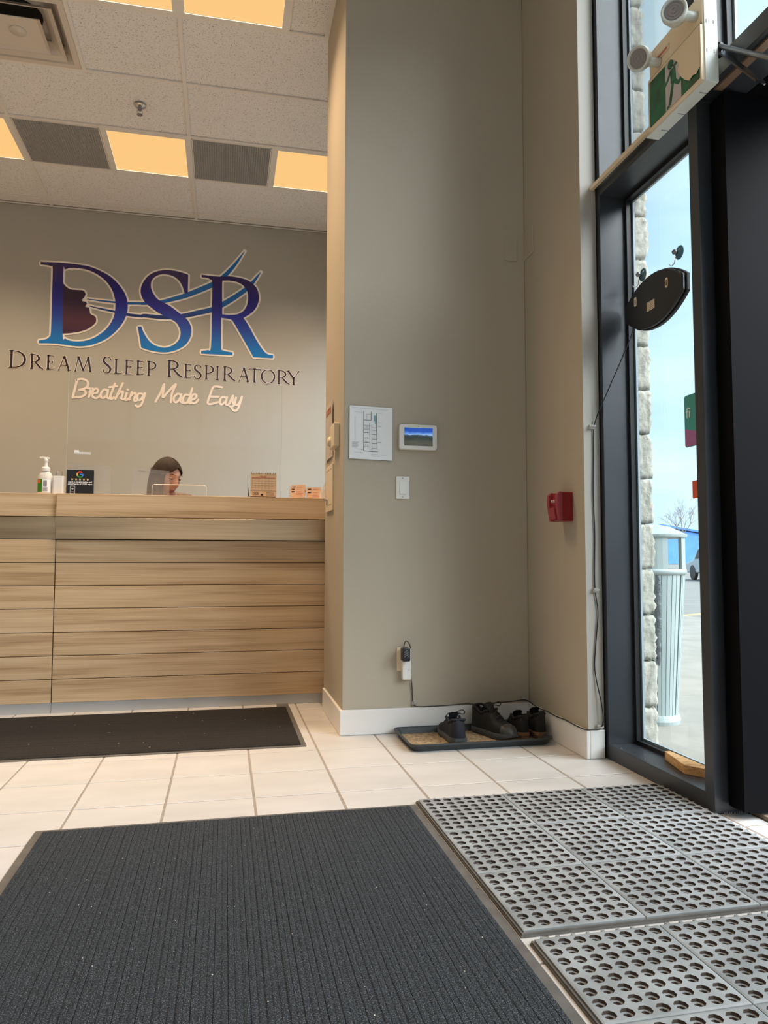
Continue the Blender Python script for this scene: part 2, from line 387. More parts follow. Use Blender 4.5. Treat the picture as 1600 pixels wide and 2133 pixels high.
_b.inputs['Anisotropic'].default_value = .85; _b.inputs['Anisotropic Rotation'].default_value = .25; _b.inputs['Roughness'].default_value = .42; _b.inputs['Metallic'].default_value = .92
_t.links.new(_g.outputs[0], _b.inputs['Tangent'])
LOGO = {'D':[[(-1.623,3.443),(-1.479,3.45),(-1.333,3.447),(-1.22,3.436),(-1.12,3.402),(-1.034,3.356),(-0.961,3.285),(-0.909,3.205),(-0.887,3.114),(-0.894,3.029),(-0.925,2.95),(-0.98,2.87),(-1.056,2.796),(-1.146,2.745),(-1.229,2.718),(-1.313,2.71),(-1.424,2.719),(-1.506,2.723),(-1.617,2.718),(-1.615,2.742),(-1.562,2.755),(-1.532,2.779),(-1.521,2.818),(-1.521,3.118),(-1.522,3.39),(-1.533,3.408),(-1.561,3.417),(-1.622,3.419)],[(-1.434,3.375),(-1.422,3.391),(-1.387,3.406),(-1.332,3.414),(-1.233,3.404),(-1.148,3.369),(-1.076,3.314),(-1.024,3.241),(-0.997,3.159),(-0.992,3.098),(-0.997,3.021),(-1.024,2.943),(-1.072,2.871),(-1.148,2.805),(-1.217,2.77),(-1.286,2.754),(-1.355,2.754),(-1.404,2.773),(-1.425,2.809)]],'F':[[(-1.436,3.269),(-1.431,3.265),(-1.411,3.242),(-1.375,3.218),(-1.326,3.215),(-1.277,3.216),(-1.256,3.206),(-1.246,3.185),(-1.254,3.158),(-1.277,3.128),(-1.268,3.117),(-1.24,3.114),(-1.231,3.099),(-1.247,3.071),(-1.231,3.066),(-1.214,3.066),(-1.207,3.044),(-1.203,3.014),(-1.188,3.0),(-1.163,2.99),(-1.152,2.968),(-1.154,2.937),(-1.178,2.905),(-1.219,2.872),(-1.275,2.846),(-1.357,2.825),(-1.43,2.815)]],'SW':[[(-1.233,3.141,0.0031),(-1.114,3.133,0.0061),(-0.986,3.129,0.0084),(-0.887,3.128,0.0115),(-0.8,3.134,0.0115),(-0.744,3.137,0.0127),(-0.616,3.158,0.0154),(-0.513,3.191,0.0181),(-0.393,3.236,0.0217),(-0.271,3.296,0.0235),(-0.157,3.357,0.0235),(-0.096,3.401,0.0217),(-0.043,3.452,0.0199),(0.028,3.538,0.0154),(0.081,3.615,0.01),(0.134,3.699,0.0018)],[(-1.214,3.079,0.0031),(-1.112,3.06,0.0069),(-0.994,3.043,0.0092),(-0.891,3.025,0.0123),(-0.775,3.02,0.0131),(-0.742,3.026,0.0163),(-0.613,3.022,0.0181),(-0.51,3.029,0.0181),(-0.389,3.052,0.0199),(-0.267,3.089,0.0226),(-0.153,3.125,0.0226),(-0.065,3.175,0.0235),(0.041,3.249,0.0226),(0.148,3.337,0.0199),(0.21,3.406,0.0154),(0.255,3.47,0.0091),(0.286,3.514,0.0018)]],'S':[[(-0.368,3.434),(-0.414,3.448),(-0.493,3.462),(-0.579,3.459),(-0.656,3.437),(-0.716,3.395),(-0.757,3.337),(-0.779,3.271),(-0.773,3.208),(-0.745,3.155),(-0.701,3.115),(-0.614,3.056),(-0.492,3.0),(-0.448,2.958),(-0.425,2.895),(-0.437,2.83),(-0.475,2.782),(-0.531,2.751),(-0.582,2.744),(-0.651,2.762),(-0.703,2.804),(-0.747,2.873),(-0.767,2.924),(-0.797,2.92),(-0.763,2.732),(-0.693,2.712),(-0.607,2.701),(-0.538,2.704),(-0.461,2.728),(-0.384,2.779),(-0.342,2.846),(-0.33,2.911),(-0.344,2.974),(-0.38,3.027),(-0.442,3.073),(-0.53,3.135),(-0.608,3.17),(-0.652,3.208),(-0.686,3.269),(-0.693,3.324),(-0.677,3.371),(-0.634,3.407),(-0.579,3.421),(-0.509,3.413),(-0.456,3.38),(-0.42,3.328),(-0.397,3.26),(-0.369,3.263)]],'R':[[(-0.25,3.444),(-0.096,3.44),(-0.007,3.451),(0.083,3.446),(0.174,3.424),(0.247,3.364),(0.271,3.29),(0.267,3.224),(0.236,3.156),(0.187,3.105),(0.133,3.069),(0.179,3.002),(0.244,2.885),(0.309,2.786),(0.355,2.742),(0.41,2.732),(0.408,2.706),(0.228,2.705),(0.182,2.788),(0.108,2.913),(0.044,3.02),(0.017,3.046),(-0.063,3.054),(-0.068,3.04),(-0.064,2.781),(-0.045,2.75),(0.039,2.737),(0.038,2.711),(-0.241,2.71),(-0.24,2.735),(-0.182,2.746),(-0.155,2.775),(-0.152,3.127),(-0.153,3.378),(-0.167,3.405),(-0.202,3.42),(-0.248,3.421)],[(-0.055,3.405),(0.003,3.411),(0.075,3.401),(0.129,3.373),(0.166,3.32),(0.174,3.254),(0.163,3.188),(0.132,3.134),(0.079,3.099),(0.016,3.088),(-0.059,3.087),(-0.064,3.385)]],'BR':[[(-1.295,2.411),(-1.326,2.255)],[(-1.301,2.409),(-1.253,2.42),(-1.211,2.402),(-1.206,2.363),(-1.234,2.335),(-1.275,2.324)],[(-1.275,2.324),(-1.229,2.317),(-1.223,2.287),(-1.257,2.261),(-1.326,2.251)],[(-1.205,2.341),(-1.181,2.333),(-1.191,2.275),(-1.195,2.262)],[(-1.19,2.306),(-1.168,2.338),(-1.153,2.33)],[(-1.167,2.294),(-1.13,2.3),(-1.119,2.327),(-1.135,2.34),(-1.156,2.326),(-1.167,2.29),(-1.158,2.263),(-1.129,2.256),(-1.101,2.28)],[(-1.044,2.331),(-1.069,2.334),(-1.093,2.302),(-1.092,2.267),(-1.071,2.259),(-1.043,2.291),(-1.036,2.332),(-1.043,2.274),(-1.026,2.257),(-1.01,2.271)],[(-0.979,2.392),(-1.002,2.32),(-1.018,2.266),(-1.005,2.253),(-0.985,2.268)],[(-1.024,2.359),(-0.962,2.371)],[(-0.913,2.4),(-0.944,2.323),(-0.972,2.255)],[(-0.96,2.287),(-0.932,2.319),(-0.911,2.325),(-0.914,2.298),(-0.922,2.262),(-0.905,2.254)],[(-0.877,2.313),(-0.891,2.263),(-0.88,2.25),(-0.863,2.265)],[(-0.871,2.346),(-0.866,2.342)],[(-0.835,2.324),(-0.855,2.256)],[(-0.847,2.283),(-0.818,2.316),(-0.801,2.312),(-0.809,2.276),(-0.813,2.249),(-0.796,2.245)],[(-0.742,2.311),(-0.772,2.314),(-0.788,2.286),(-0.783,2.259),(-0.762,2.256),(-0.742,2.284),(-0.721,2.321),(-0.737,2.253),(-0.757,2.207),(-0.786,2.197),(-0.799,2.205)]],'ME':[[(-0.63,2.247),(-0.587,2.335),(-0.559,2.41),(-0.569,2.291),(-0.528,2.338),(-0.459,2.415),(-0.489,2.331),(-0.498,2.249)],[(-0.415,2.321),(-0.441,2.328),(-0.471,2.295),(-0.47,2.259),(-0.449,2.251),(-0.419,2.289),(-0.409,2.326),(-0.416,2.271),(-0.401,2.249),(-0.388,2.259)],[(-0.346,2.32),(-0.372,2.323),(-0.393,2.29),(-0.388,2.25),(-0.366,2.246),(-0.345,2.274),(-0.313,2.385),(-0.341,2.275),(-0.336,2.248),(-0.323,2.248)],[(-0.319,2.28),(-0.285,2.295),(-0.277,2.323),(-0.299,2.331),(-0.32,2.303),(-0.324,2.266),(-0.306,2.249),(-0.276,2.259),(-0.259,2.283)],[(-0.05,2.408),(-0.094,2.413),(-0.129,2.404),(-0.15,2.348),(-0.175,2.264),(-0.153,2.247),(-0.083,2.269)],[(-0.15,2.316),(-0.079,2.319)],[(-0.022,2.317),(-0.048,2.316),(-0.066,2.288),(-0.061,2.251),(-0.043,2.252),(-0.017,2.281),(-0.004,2.318),(-0.017,2.263),(-0.003,2.245),(0.01,2.255)],[(0.019,2.264),(0.049,2.335),(0.045,2.284),(0.059,2.252),(0.041,2.233),(0.019,2.237)],[(0.076,2.318),(0.068,2.267),(0.081,2.249),(0.108,2.273),(0.129,2.329),(0.108,2.25),(0.086,2.203),(0.06,2.197),(0.04,2.215)]],'T':[('D',-1.858,0.143,2.49,0.149),('R',-1.692,0.119,2.489,0.128),('E',-1.552,0.066,2.491,0.123),('A',-1.462,0.114,2.489,0.125),('M',-1.332,0.164,2.487,0.132),('S',-1.089,0.078,2.485,0.146),('L',-0.991,0.072,2.485,0.127),('E',-0.902,0.071,2.484,0.127),('E',-0.805,0.069,2.484,0.126),('P',-0.716,0.085,2.484,0.127),('R',-0.546,0.149,2.481,0.15),('E',-0.392,0.073,2.481,0.125),('S',-0.304,0.073,2.477,0.127),('P',-0.214,0.088,2.476,0.127),('I',-0.111,0.035,2.474,0.129),('R',-0.053,0.126,2.473,0.129),('A',0.09,0.109,2.473,0.128),('T',0.188,0.106,2.471,0.126),('O',0.298,0.134,2.468,0.126),('R',0.439,0.128,2.468,0.127),('Y',0.54,0.119,2.469,0.125)]}
# ================================================================ SETTING
T = .30076; FX0 = -.790; FY0 = 3.285; ZC = 3.951; G = .62; CX0 = -.306; CY0 = 4.18
# ---- floor
b = BX(-3.6, 1.60, -2.2, 6.79, -.12, -.002); bx(b, 1.60, 1.76, 1.20, 2.195, -.12, -.002); bx(b, 1.60, 1.76, -2.2, 1.20, -.12, -.002); bx(b, 1.60, 1.76, 2.195, 2.955, -.12, -.002)
floor = struct('floor', b, M['grout'])
def in_pier(x0, x1, y0, y1): return x0 >= .555 and y0 >= 3.52
g = .0038
def tile_mesh(w, d):
    bm = BX(0, w, 0, d, -.01, 0)
    bmesh.ops.bevel(bm, geom=[e for e in bm.edges if all(v.co.z > -.001 for v in e.verts)], offset=.0018, segments=1, affect='EDGES')
    me = bpy.data.meshes.new('tile'); bm.to_mesh(me); bm.free(); me.materials.append(M['tile']); return me
full = tile_mesh(T-2*g, T-2*g)
def tile(x0, x1, y0, y1):
    if x1-x0 < .012 or y1-y0 < .012: return
    me = full if abs(x1-x0-T) < 1e-4 and abs(y1-y0-T) < 1e-4 else tile_mesh(x1-x0-2*g, y1-y0-2*g)
    o = bpy.data.objects.new('tile', me); C.objects.link(o); o.parent = floor; o.location = (x0+g, y0+g, random.uniform(-.0006, 0))
for i in range(-5, 9):
    for j in range(-5, 9):
        x0, x1 = FX0+i*T, FX0+(i+1)*T; y0, y1 = FY0-j*T, FY0-(j-1)*T
        if y1 > 4.36: y1 = 4.36
        if y0 >= y1: continue
        if i == 8 and y0 > 2.20: x1 = 1.60
        if i == 8: x1 = min(x1, 1.72); y1 = min(y1, 2.2) if x1 > 1.62 else y1
        if y0 < 3.53 < y1 and x0 > .55: y1 = 3.53
        if x0 < .56 < x1 and y0 > 3.50: x1 = .56
        if in_pier(x0, x1, y0, y1) or x1 <= x0 or y1 <= y0: continue
        if y0 < 3.53 < y1 and x0 < .56 < x1:
            tile(x0, x1, y0, y1); continue
        tile(x0, x1, y0, y1)
b = bmesh.new()
for i in range(-10, 8):
    for j in range(-5, 19):
        if i >= -5 and j <= 8: continue
        x0, x1 = max(FX0+i*T, -3.6), min(FX0+(i+1)*T, 1.6); y0, y1 = max(FY0-j*T, -2.2), FY0-(j-1)*T
        if x1-x0 > .02 and y1-y0 > .02: bx(b, x0+g, x1-g, y0+g, y1-g, -.01, -.0005)
obj('tile_field', b, M['tile'], floor, kind='stuff')
M['thresh'] = mat('worn_threshold', (.30, .22, .15), .5, .2, var=(12, .2))
obj('threshold', BX(1.722, 1.80, 1.25, 2.195, -.03, .012), M['thresh'], floor, bevel=.003)

# ---- walls
struct('wall_back', BX(-3.6, 1.75, 6.79, 6.95, 0, 4.2), M['wall_back'])
struct('wall_left', BX(-3.8, -3.6, -2.2, 6.95, 0, 4.2), M['wall'])
struct('wall_middle', BX(.56, 1.52, 3.53, 4.20, 0, 4.2), M['wall'], bevel=.004)
b = bmesh.new()
for ya, yb, za, zb in ((2.91, 4.55, 0, 4.2), (4.55, 6.60, 0, .95), (4.55, 6.60, 3.35, 4.2), (6.60, 6.79, 0, 4.2)):
    bx(b, 1.52, 1.592, ya, yb, za, zb); bx(b, 1.592, 1.752, max(ya, 2.957), yb, za, zb)
struct('wall_right', b, M['wall'])
w8 = holder('window_8', (1.66, 5.6, .95), kind='structure')  # window added to bring daylight deep behind the counter
for y in (4.55, 5.55, 6.55): obj('mullion', BX(1.62, 1.74, y, y+.05, .95, 3.35), M['black_frame'], w8)
for ya in (4.60, 5.60): obj('pane', BX(1.68, 1.686, ya, ya+.95, 1.0, 3.30), M['glass'], w8)
obj('sill', BX(1.62, 1.74, 4.55, 6.60, .95, 1.0), M['black_frame'], w8); obj('head', BX(1.62, 1.74, 4.55, 6.60, 3.30, 3.35), M['black_frame'], w8)
M['return'] = mat('return_paint', (.47, .44, .39), .55)  # daylight from the glass put into a lighter wall colour
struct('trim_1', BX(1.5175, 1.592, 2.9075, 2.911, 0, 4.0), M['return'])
# exterior veneer of split-face block
wx = struct('wall_exterior', BX(1.752, 1.835, 2.957, 4.6, -.3, 4.6), M['mortar'])
for k in range(-2, 19):
    z0 = .797+.2005*k-.2005*2+.004; z1 = z0+.1945
    bm = BX(1.756, 1.862, 2.935, 3.33 if k % 2 else 3.13, z0, z1)
    bmesh.ops.subdivide_edges(bm, edges=bm.edges, cuts=9, use_grid_fill=True)
    for v in bm.verts:
        n = Vector((0, 0, 0))
        if v.co.x > 1.8615: n.x = random.uniform(-.007, .005)
        if v.co.y < 2.9355: n.y = random.uniform(-.010, .003)
        edge = min(v.co.z-z0, z1-v.co.z)
        if edge < .001: n.x -= .006; n.y += .004
        v.co += n
    obj('block', bm, M['block'], wx, smooth=True)
# left and rear closing, baseboards
def board(name, x0, x1, y0, y1, h=.119):
    return struct(name, BX(x0, x1, y0, y1, 0, h), M['white_paint'], bevel=.003)
board('baseboard_middle', .546, 1.52, 3.513, 3.53)
board('baseboard_pier', .546, .56, 3.53, 4.155)
board('baseboard_right', 1.503, 1.52, 2.895, 3.513)
board('baseboard_return', 1.5205, 1.588, 2.895, 2.9075)

# ---- ceiling
ceil = struct('ceiling', BX(-3.6, 1.75, -2.2, 6.95, 4.12, 4.2), M['dark'])
def ctile(x0, x1, y0, y1):
    b = BX(x0+.004, x1-.004, y0+.004, y1-.004, ZC+.011, ZC+.025)
    obj('ceiling_tile', b, M['ceil_tile'], ceil)
def colx(c): return CX0+G*c
def rowy(r): return CY0+G*r
rest = bmesh.new()
lights = [(2, -3), (2, -1), (2, 1), (-1, -1), (-1, 0), (2, -5), (-9, -3), (-9, -1), (-9, 1)]
vents = [(2, -4), (2, -2), (2, 0)]
diffs = [(0, -2)]
for r in range(-11, 5):
    c = -6
    while c < 3:
        y0, y1 = rowy(r), rowy(r+1)
        if r == 4: y1 = 6.775
        if (r, c) in lights or (r, c) in vents or (r, c) in diffs: c += 1; continue
        nxt = c+1
        if c % 2 == 0 and not any((r, c+1) in s for s in (lights, vents, diffs)): nxt = c+2
        x0, x1 = max(colx(c), -3.59), min(colx(nxt), 1.74)
        y0 = max(y0, -2.19)
        if x1-x0 > .03 and y1-y0 > .02:
            if y1 > 3.5 and x1 > -2.9 and not (x0 > .56 and y0 < 4.2):
                if 3.5 < y0 < 4.10 and x1 > .56: x1 = .555
                ctile(x0, x1, y0, y1)
            else: bx(rest, x0+.004, x1-.004, y0+.004, y1-.004, ZC+.004, ZC+.02)
        c = nxt
obj('ceiling_field', rest, M['ceil_tile'], ceil, kind='stuff')
for c in range(-6, 4, 2):
    obj('ceiling_tee', BX(colx(c)-.012, colx(c)+.012, -2.19, 6.79 if c < 2 else 3.5, ZC-.001, ZC+.01), M['tee'], ceil)
for r in range(-10, 5):
    obj('ceiling_tee', BX(-3.6, .556 if r <= 0 else 1.52, rowy(r)-.012, rowy(r)+.012, ZC-.0005, ZC+.009), M['tee'], ceil)
for (r, c) in [(2, -3), (2, -1), (2, 1), (0, -1), (-1, -1), (-1, 1)]:
    obj('ceiling_tee', BX(colx(c)-.012, colx(c)+.012, rowy(r), rowy(r+1), ZC-.0008, ZC+.0095), M['tee'], ceil)
b = BX(-3.6, 1.52, 6.768, 6.79, ZC-.003, ZC+.002); bx(b, -3.6, 1.52, 6.786, 6.79, ZC-.003, ZC+.022)
struct('trim_2', b, M['tee'])
b = BX(.534, .56, 3.53, 4.22, ZC-.002, ZC+.002)
struct('trim_3', b, M['tee'])

# ceiling light panels: each with its own lamp
def light_panel(r, c, label, group=None):
    x0, x1, y0, y1 = colx(c)+.012, colx(c+1)-.012, rowy(r)+.012, rowy(r+1)-.012
    pw = LAMP_POWER*(.7 if r == -9 else 1)
    t = thing('ceiling_light', label, 'ceiling light', ((x0+x1)/2, (y0+y1)/2, ZC), group=group)
    b = bmesh.new(); f = .022
    for a in ((x0, x0+f, y0, y1), (x1-f, x1, y0, y1), (x0+f, x1-f, y0, y0+f), (x0+f, x1-f, y1-f, y1)): bx(b, *a, ZC-.002, ZC+.03)
    bx(b, x0, x1, y0, y1, ZC+.03, ZC+.06)
    obj('frame', b, M['tee'], t)
    obj('diffuser', BX(x0+f, x1-f, y0+f, y1-f, ZC+.004, ZC+.008), M['lens'], t)
    l = bpy.data.lights.new('lamp', 'AREA'); l.shape = 'RECTANGLE'; l.size = x1-x0-2*f; l.size_y = y1-y0-2*f; l.energy = pw; l.color = LAMP_COLOR
    l.spread = R(105)
    lo = bpy.data.objects.new('lamp', l); C.objects.link(lo); lo.parent = t; lo.location = (0, 0, .001)
names = {(2, -3): 'warm lit ceiling panel cut by the left edge of the photo', (2, -1): 'warm lit square ceiling panel between the two grey grilles', (2, 1): 'warm lit ceiling panel cut by the pier, above the logo wall',
 (-1, -1): 'warm lit ceiling panel at the top edge, nearer the vent diffuser', (-1, 0): 'large warm lit ceiling panel at the top edge beside the pier', (2, -5): 'warm lit ceiling panel out of frame beyond the left edge', (-9, -3): 'warm lit ceiling panel behind the photographer, leftmost of three', (-9, -1): 'warm lit ceiling panel behind the photographer, middle of three', (-9, 1): 'warm lit ceiling panel behind the photographer, nearest the glazed front'}
for rc in lights: light_panel(*rc, names.get(rc, 'warm lit ceiling panel over the entry, behind the photographer'), None if rc in names else 'panels over the entry')

# grilles
for k, (r, c) in enumerate(vents):
    x0, x1, y0, y1 = colx(c)+.014, colx(c+1)-.014, rowy(r)+.014, rowy(r+1)-.014
    if r == 2 and c == -4 and False: continue
    t = thing('ceiling_grille', ['dark grey egg-crate ceiling grille beyond the left frame edge', 'dark grey egg-crate ceiling grille left of the middle light panel', 'dark grey egg-crate ceiling grille near the pier'][k], 'vent', ((x0+x1)/2, (y0+y1)/2, ZC))
    obj('cavity', BX(x0, x1, y0, y1, ZC+.03, ZC+.04), M['grille_back'], t)
    b = bmesh.new(); f = .008
    for a in ((x0, x0+f, y0, y1), (x1-f, x1, y0, y1), (x0, x1, y0, y0+f), (x0, x1, y1-f, y1)): bx(b, *a, ZC-.001, ZC+.03)
    obj('frame', b, M['tee'], t)
    b = bmesh.new(); n = 34
    for q in range(1, n):
        u = x0+(x1-x0)*q/n; v = y0+(y1-y0)*q/n
        bx(b, u-.0022, u+.0022, y0, y1, ZC, ZC+.018); bx(b, x0, x1, v-.0022, v+.0022, ZC, ZC+.018)
    obj('lattice', b, M['grille'], t, kind='stuff')

# square diffuser
def frustum(bm, cx, cy, h0, z0, h1, z1, th=.002):
    a = [(cx+sx*h0, cy+sy*h0, z0) for sx, sy in ((-1,-1),(1,-1),(1,1),(-1,1))]; c = [(cx+sx*h1, cy+sy*h1, z1) for sx, sy in ((-1,-1),(1,-1),(1,1),(-1,1))]
    for o in (0, th):
        va = [bm.verts.new((p[0], p[1], p[2]+o)) for p in a]; vc = [bm.verts.new((p[0], p[1], p[2]+o)) for p in c]
        for i in range(4): bm.faces.new((va[i], va[(i+1) % 4], vc[(i+1) % 4], vc[i]))
dx, dy = colx(-2)+G/2, rowy(0)+G/2
M['diff'] = mat('diffuser_white_metal', (.66, .62, .57), .4)
t = thing('air_diffuser', 'square white louvred air diffuser in the ceiling at top left', 'vent', (dx, dy, ZC))
b = bmesh.new(); frustum(b, dx, dy, .297, ZC-.003, .262, ZC-.003); frustum(b, dx, dy, .262, ZC-.003, .21, ZC+.075); frustum(b, dx, dy, .297, ZC-.003, .297, ZC+.02); obj('housing', b, M['diff'], t)
b = BX(dx-.25, dx+.25, dy-.25, dy+.25, ZC+.10, ZC+.11); obj('back_pan', b, M['diff'], t)
obj('duct_opening', LATHE([(.001, 0), (.13, 0), (.13, .012), (.001, .012)], (dx, dy, ZC+.088), 28, caps=False), M['dark'], t)
b = bmesh.new(); frustum(b, dx, dy, .228, ZC-.012, .200, ZC+.002); frustum(b, dx, dy, .200, ZC+.002, .150, ZC+.055); obj('louvre', b, M['diff'], t)
b = bmesh.new(); frustum(b, dx, dy, .150, ZC-.028, .128, ZC-.014); bx(b, dx-.128, dx+.128, dy-.128, dy+.128, ZC-.016, ZC-.012); obj('centre_plate', b, M['diff'], t)
obj('plug', LATHE([(.001, -.010), (.010, -.010), (.014, -.006), (.045, -.005), (.047, .0), (.001, .0)], (dx+.0, dy-.01, ZC-.016), 24, caps=False), M['diff'], t, smooth=True)

# sprinkler
sx_, sy_ = -.619, 5.10
t = thing('sprinkler_head', 'chrome fire sprinkler head hanging from a ceiling tile', 'sprinkler', (sx_, sy_, ZC))
obj('escutcheon', LATHE([(.002, .004), (.034, .004), (.040, 0), (.034, -.008), (.020, -.012), (.002, -.012)], (sx_, sy_, ZC), 24, caps=False), M['chrome'], t, smooth=True)
obj('body', LATHE([(.012, -.010), (.012, -.03), (.016, -.032), (.009, -.036)], (sx_, sy_, ZC), 12), M['grey_metal'], t)
b = bmesh.new()
for s in (-1, 1): tube(b, [(sx_+s*.011, sy_, ZC-.03), (sx_+s*.019, sy_, ZC-.045), (sx_+s*.012, sy_, ZC-.058), (sx_, sy_, ZC-.064)], .0028, 6, smooth=3)
obj('yoke', b, M['chrome'], t)
obj('deflector', LATHE([(.001, -.062), (.019, -.065), (.019, -.067), (.001, -.066)], (sx_, sy_, ZC), 16, caps=False), M['grey_metal'], t)

# ================================================================ GLAZED FRONT (plane X = 1.6)
XF, XS, XG = 1.597, 1.718, 1.738
def pane_box(name, y0, y1, z0, z1, parent): return obj(name, BX(XG, XG+.006, y0, y1, z0, z1), M['glass'], parent)
def stops(y0, y1, z0, z1, parent):
    b = bmesh.new(); s = .016
    for a in ((y0, y0+s, z0, z1), (y1-s, y1, z0, z1), (y0+s, y1-s, z0, z0+s), (y0+s, y1-s, z1-s, z1)): bx(b, XS, XG, *a)
    obj('glazing_stop', b, M['gasket'], parent)
HB0, HB1 = 2.450, 2.530
# sidelight (window_1) and its transom light (window_2)
w1 = holder('window_1', (XF, 2.5, 0), kind='structure')
obj('jamb', BX(XF, 1.755, 2.880, 2.957, 0, HB0), M['black_frame'], w1, bevel=.0015)
obj('sill', BX(XF, 1.755, 2.245, 2.880, 0, .061), M['black_frame'], w1, bevel=.0015)
obj('mullion', BX(XF, 1.755, 2.195, 2.245, 0, HB0), M['black_frame'], w1, bevel=.0015)
obj('head', BX(XF, 1.755, 2.195, 2.957, HB0, HB1), M['black_frame'], w1, bevel=.0015)
stops(2.245, 2.880, .061, HB0, w1); pane_box('pane', 2.25, 2.875, .066, HB0-.005, w1)
M['spacer'] = mat('glass_spacer_edge', (.42, .50, .58), .3)
def spacer(y0, y1, z0, z1, parent):
    b = bmesh.new(); s = .024
    for a in ((y0, y0+s, z0, z1), (y1-s, y1, z0, z1), (y0+s, y1-s, z0, z0+s), (y0+s, y1-s, z1-s, z1)): bx(b, XG+.007, XG+.016, *a)
    obj('spacer', b, M['spacer'], parent)
spacer(2.245, 2.880, .061, HB0, w1)
w2 = holder('window_2', (XF, 2.5, HB1), kind='structure')
obj('jamb', BX(XF, 1.755, 2.880, 2.957, HB1, 3.95), M['black_frame'], w2, bevel=.0015)
obj('mullion', BX(XF, 1.755, 2.195, 2.245, HB1, 3.95), M['black_frame'], w2, bevel=.0015)
stops(2.245, 2.880, HB1, 3.90, w2); pane_box('pane', 2.25, 2.875, HB1+.005, 3.895, w2); spacer(2.245, 2.880, HB1, 3.90, w2)
obj('head', BX(XF, 1.755, 2.245, 2.880, 3.90, 3.95), M['black_frame'], w2, bevel=.0015)
# over the door (window_3)
w3 = holder('window_3', (XF, 1.7, HB1), kind='structure')
obj('head', BX(XF, 1.755, 1.25, 2.195, HB0+.012, HB1), M['black_frame'], w3, bevel=.0015)
M['bronze'] = mat('bronze_strip', (.34, .22, .15), .35, .4)  # tan colour stands for warm light reflected on the stop
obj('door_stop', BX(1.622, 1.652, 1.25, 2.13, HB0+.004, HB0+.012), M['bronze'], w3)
stops(1.25, 2.195, HB1, 3.90, w3); pane_box('pane', 1.255, 2.19, HB1+.005, 3.895, w3); spacer(1.25, 2.195, HB1, 3.90, w3)
obj('top_rail', BX(XF, 1.755, 1.20, 2.195, 3.90, 3.95), M['black_frame'], w3)
# rest of the glazed front, toward and behind the photographer
for k, (ya, yb) in enumerate(((.10, 1.20), (-1.05, .05), (-2.2, -1.10))):
    wn = holder('window_%d' % (4+k), (XF, (ya+yb)/2, 0), kind='structure')
    obj('mullion', BX(XF, 1.755, yb, yb+.05, 0, 3.95), M['black_frame'], wn); obj('sill', BX(XF, 1.755, ya, yb, 0, .061), M['black_frame'], wn)
    obj('transom', BX(XF, 1.755, ya, yb, HB0, HB1), M['black_frame'], wn); obj('head', BX(XF, 1.755, ya, yb, 3.90, 3.95), M['black_frame'], wn)
    obj('pane', BX(XG, XG+.006, ya, yb, .061, HB0), M['glass'], wn); obj('pane', BX(XG, XG+.006, ya, yb, HB1, 3.90), M['glass'], wn)
# rear wall behind the photographer, with high glazing added to let in daylight
b = BX(-3.6, 1.755, -2.35, -2.2, 0, HB0); bx(b, -3.6, -2.4, -2.35, -2.2, HB0, 4.2)
struct('wall_rear', b, M['wall'])
wr = holder('window_7', (-.4, -2.2, HB1), kind='structure')
for k in range(5):
    x = -2.4+k*.99
    obj('mullion', BX(x, x+.05, -2.35, -2.2, HB0, 3.95), M['black_frame'], wr)
    if k < 4: obj('pane', BX(x+.05, x+.99, -2.28, -2.274, HB1, 3.90), M['glass'], wr)
obj('sill', BX(-2.4, 1.6, -2.35, -2.2, HB0, HB1), M['black_frame'], wr); obj('head', BX(-2.4, 1.76, -2.35, -2.2, 3.90, 4.2), M['black_frame'], wr)
obj('corner_post', BX(1.55, 1.755, -2.35, -2.2, HB0, 4.2), M['black_frame'], wr)
struct('roof_edge', BX(-3.8, 1.80, -2.5, 7.0, 4.2, 4.5), M['stone_wall'])
struct('fascia', BX(1.60, 1.76, -2.2, 2.957, 3.95, 4.2), M['stone_wall'])

struct('canopy', BX(1.756, 2.06, 1.15, 2.33, HB0+.010, HB1+.01), M['door_black'])
# open door leaf
d1 = holder('door_1', (1.68, 2.14, 0), kind='structure')
y0, y1 = 2.118, 2.163
obj('hinge_stile', BX(1.668, 1.838, y0, y1, .02, 2.452), M['door_black'], d1, bevel=.002)
obj('latch_stile', BX(2.48, 2.63, y0, y1, .02, 2.452), M['door_black'], d1, bevel=.002)
obj('top_rail', BX(1.838, 2.48, y0, y1, 2.355, 2.452), M['door_black'], d1, bevel=.002)
obj('bottom_rail', BX(1.838, 2.48, y0, y1, .02, .27), M['door_black'], d1, bevel=.002)
obj('pane', BX(1.838, 2.48, 2.138, 2.144, .27, 2.355), M['glass'], d1)
obj('pull_handle', TUBE([(2.55, y1, .95), (2.55, y1+.05, .95), (2.55, y1+.05, 1.25), (2.55, y1, 1.25)], .011, 8), M['grey_metal'], d1)
b = BX(1.643, 1.668, 2.11, 2.185, .03, 2.44)
obj('pivot_post', b, M['door_black'], d1)
b = bmesh.new()
for k in range(26):
    x = 1.60+.009*k+random.uniform(-.002, .002); h = random.uniform(.006, .016)
    prism(b, [(x-.0022, 0.021), (x+.0022, .021), (x+random.uniform(-.001, .001), .021-h)], 2.150, 2.151, 'y')
obj('brush_seal', b, M['gasket'], d1, kind='stuff')
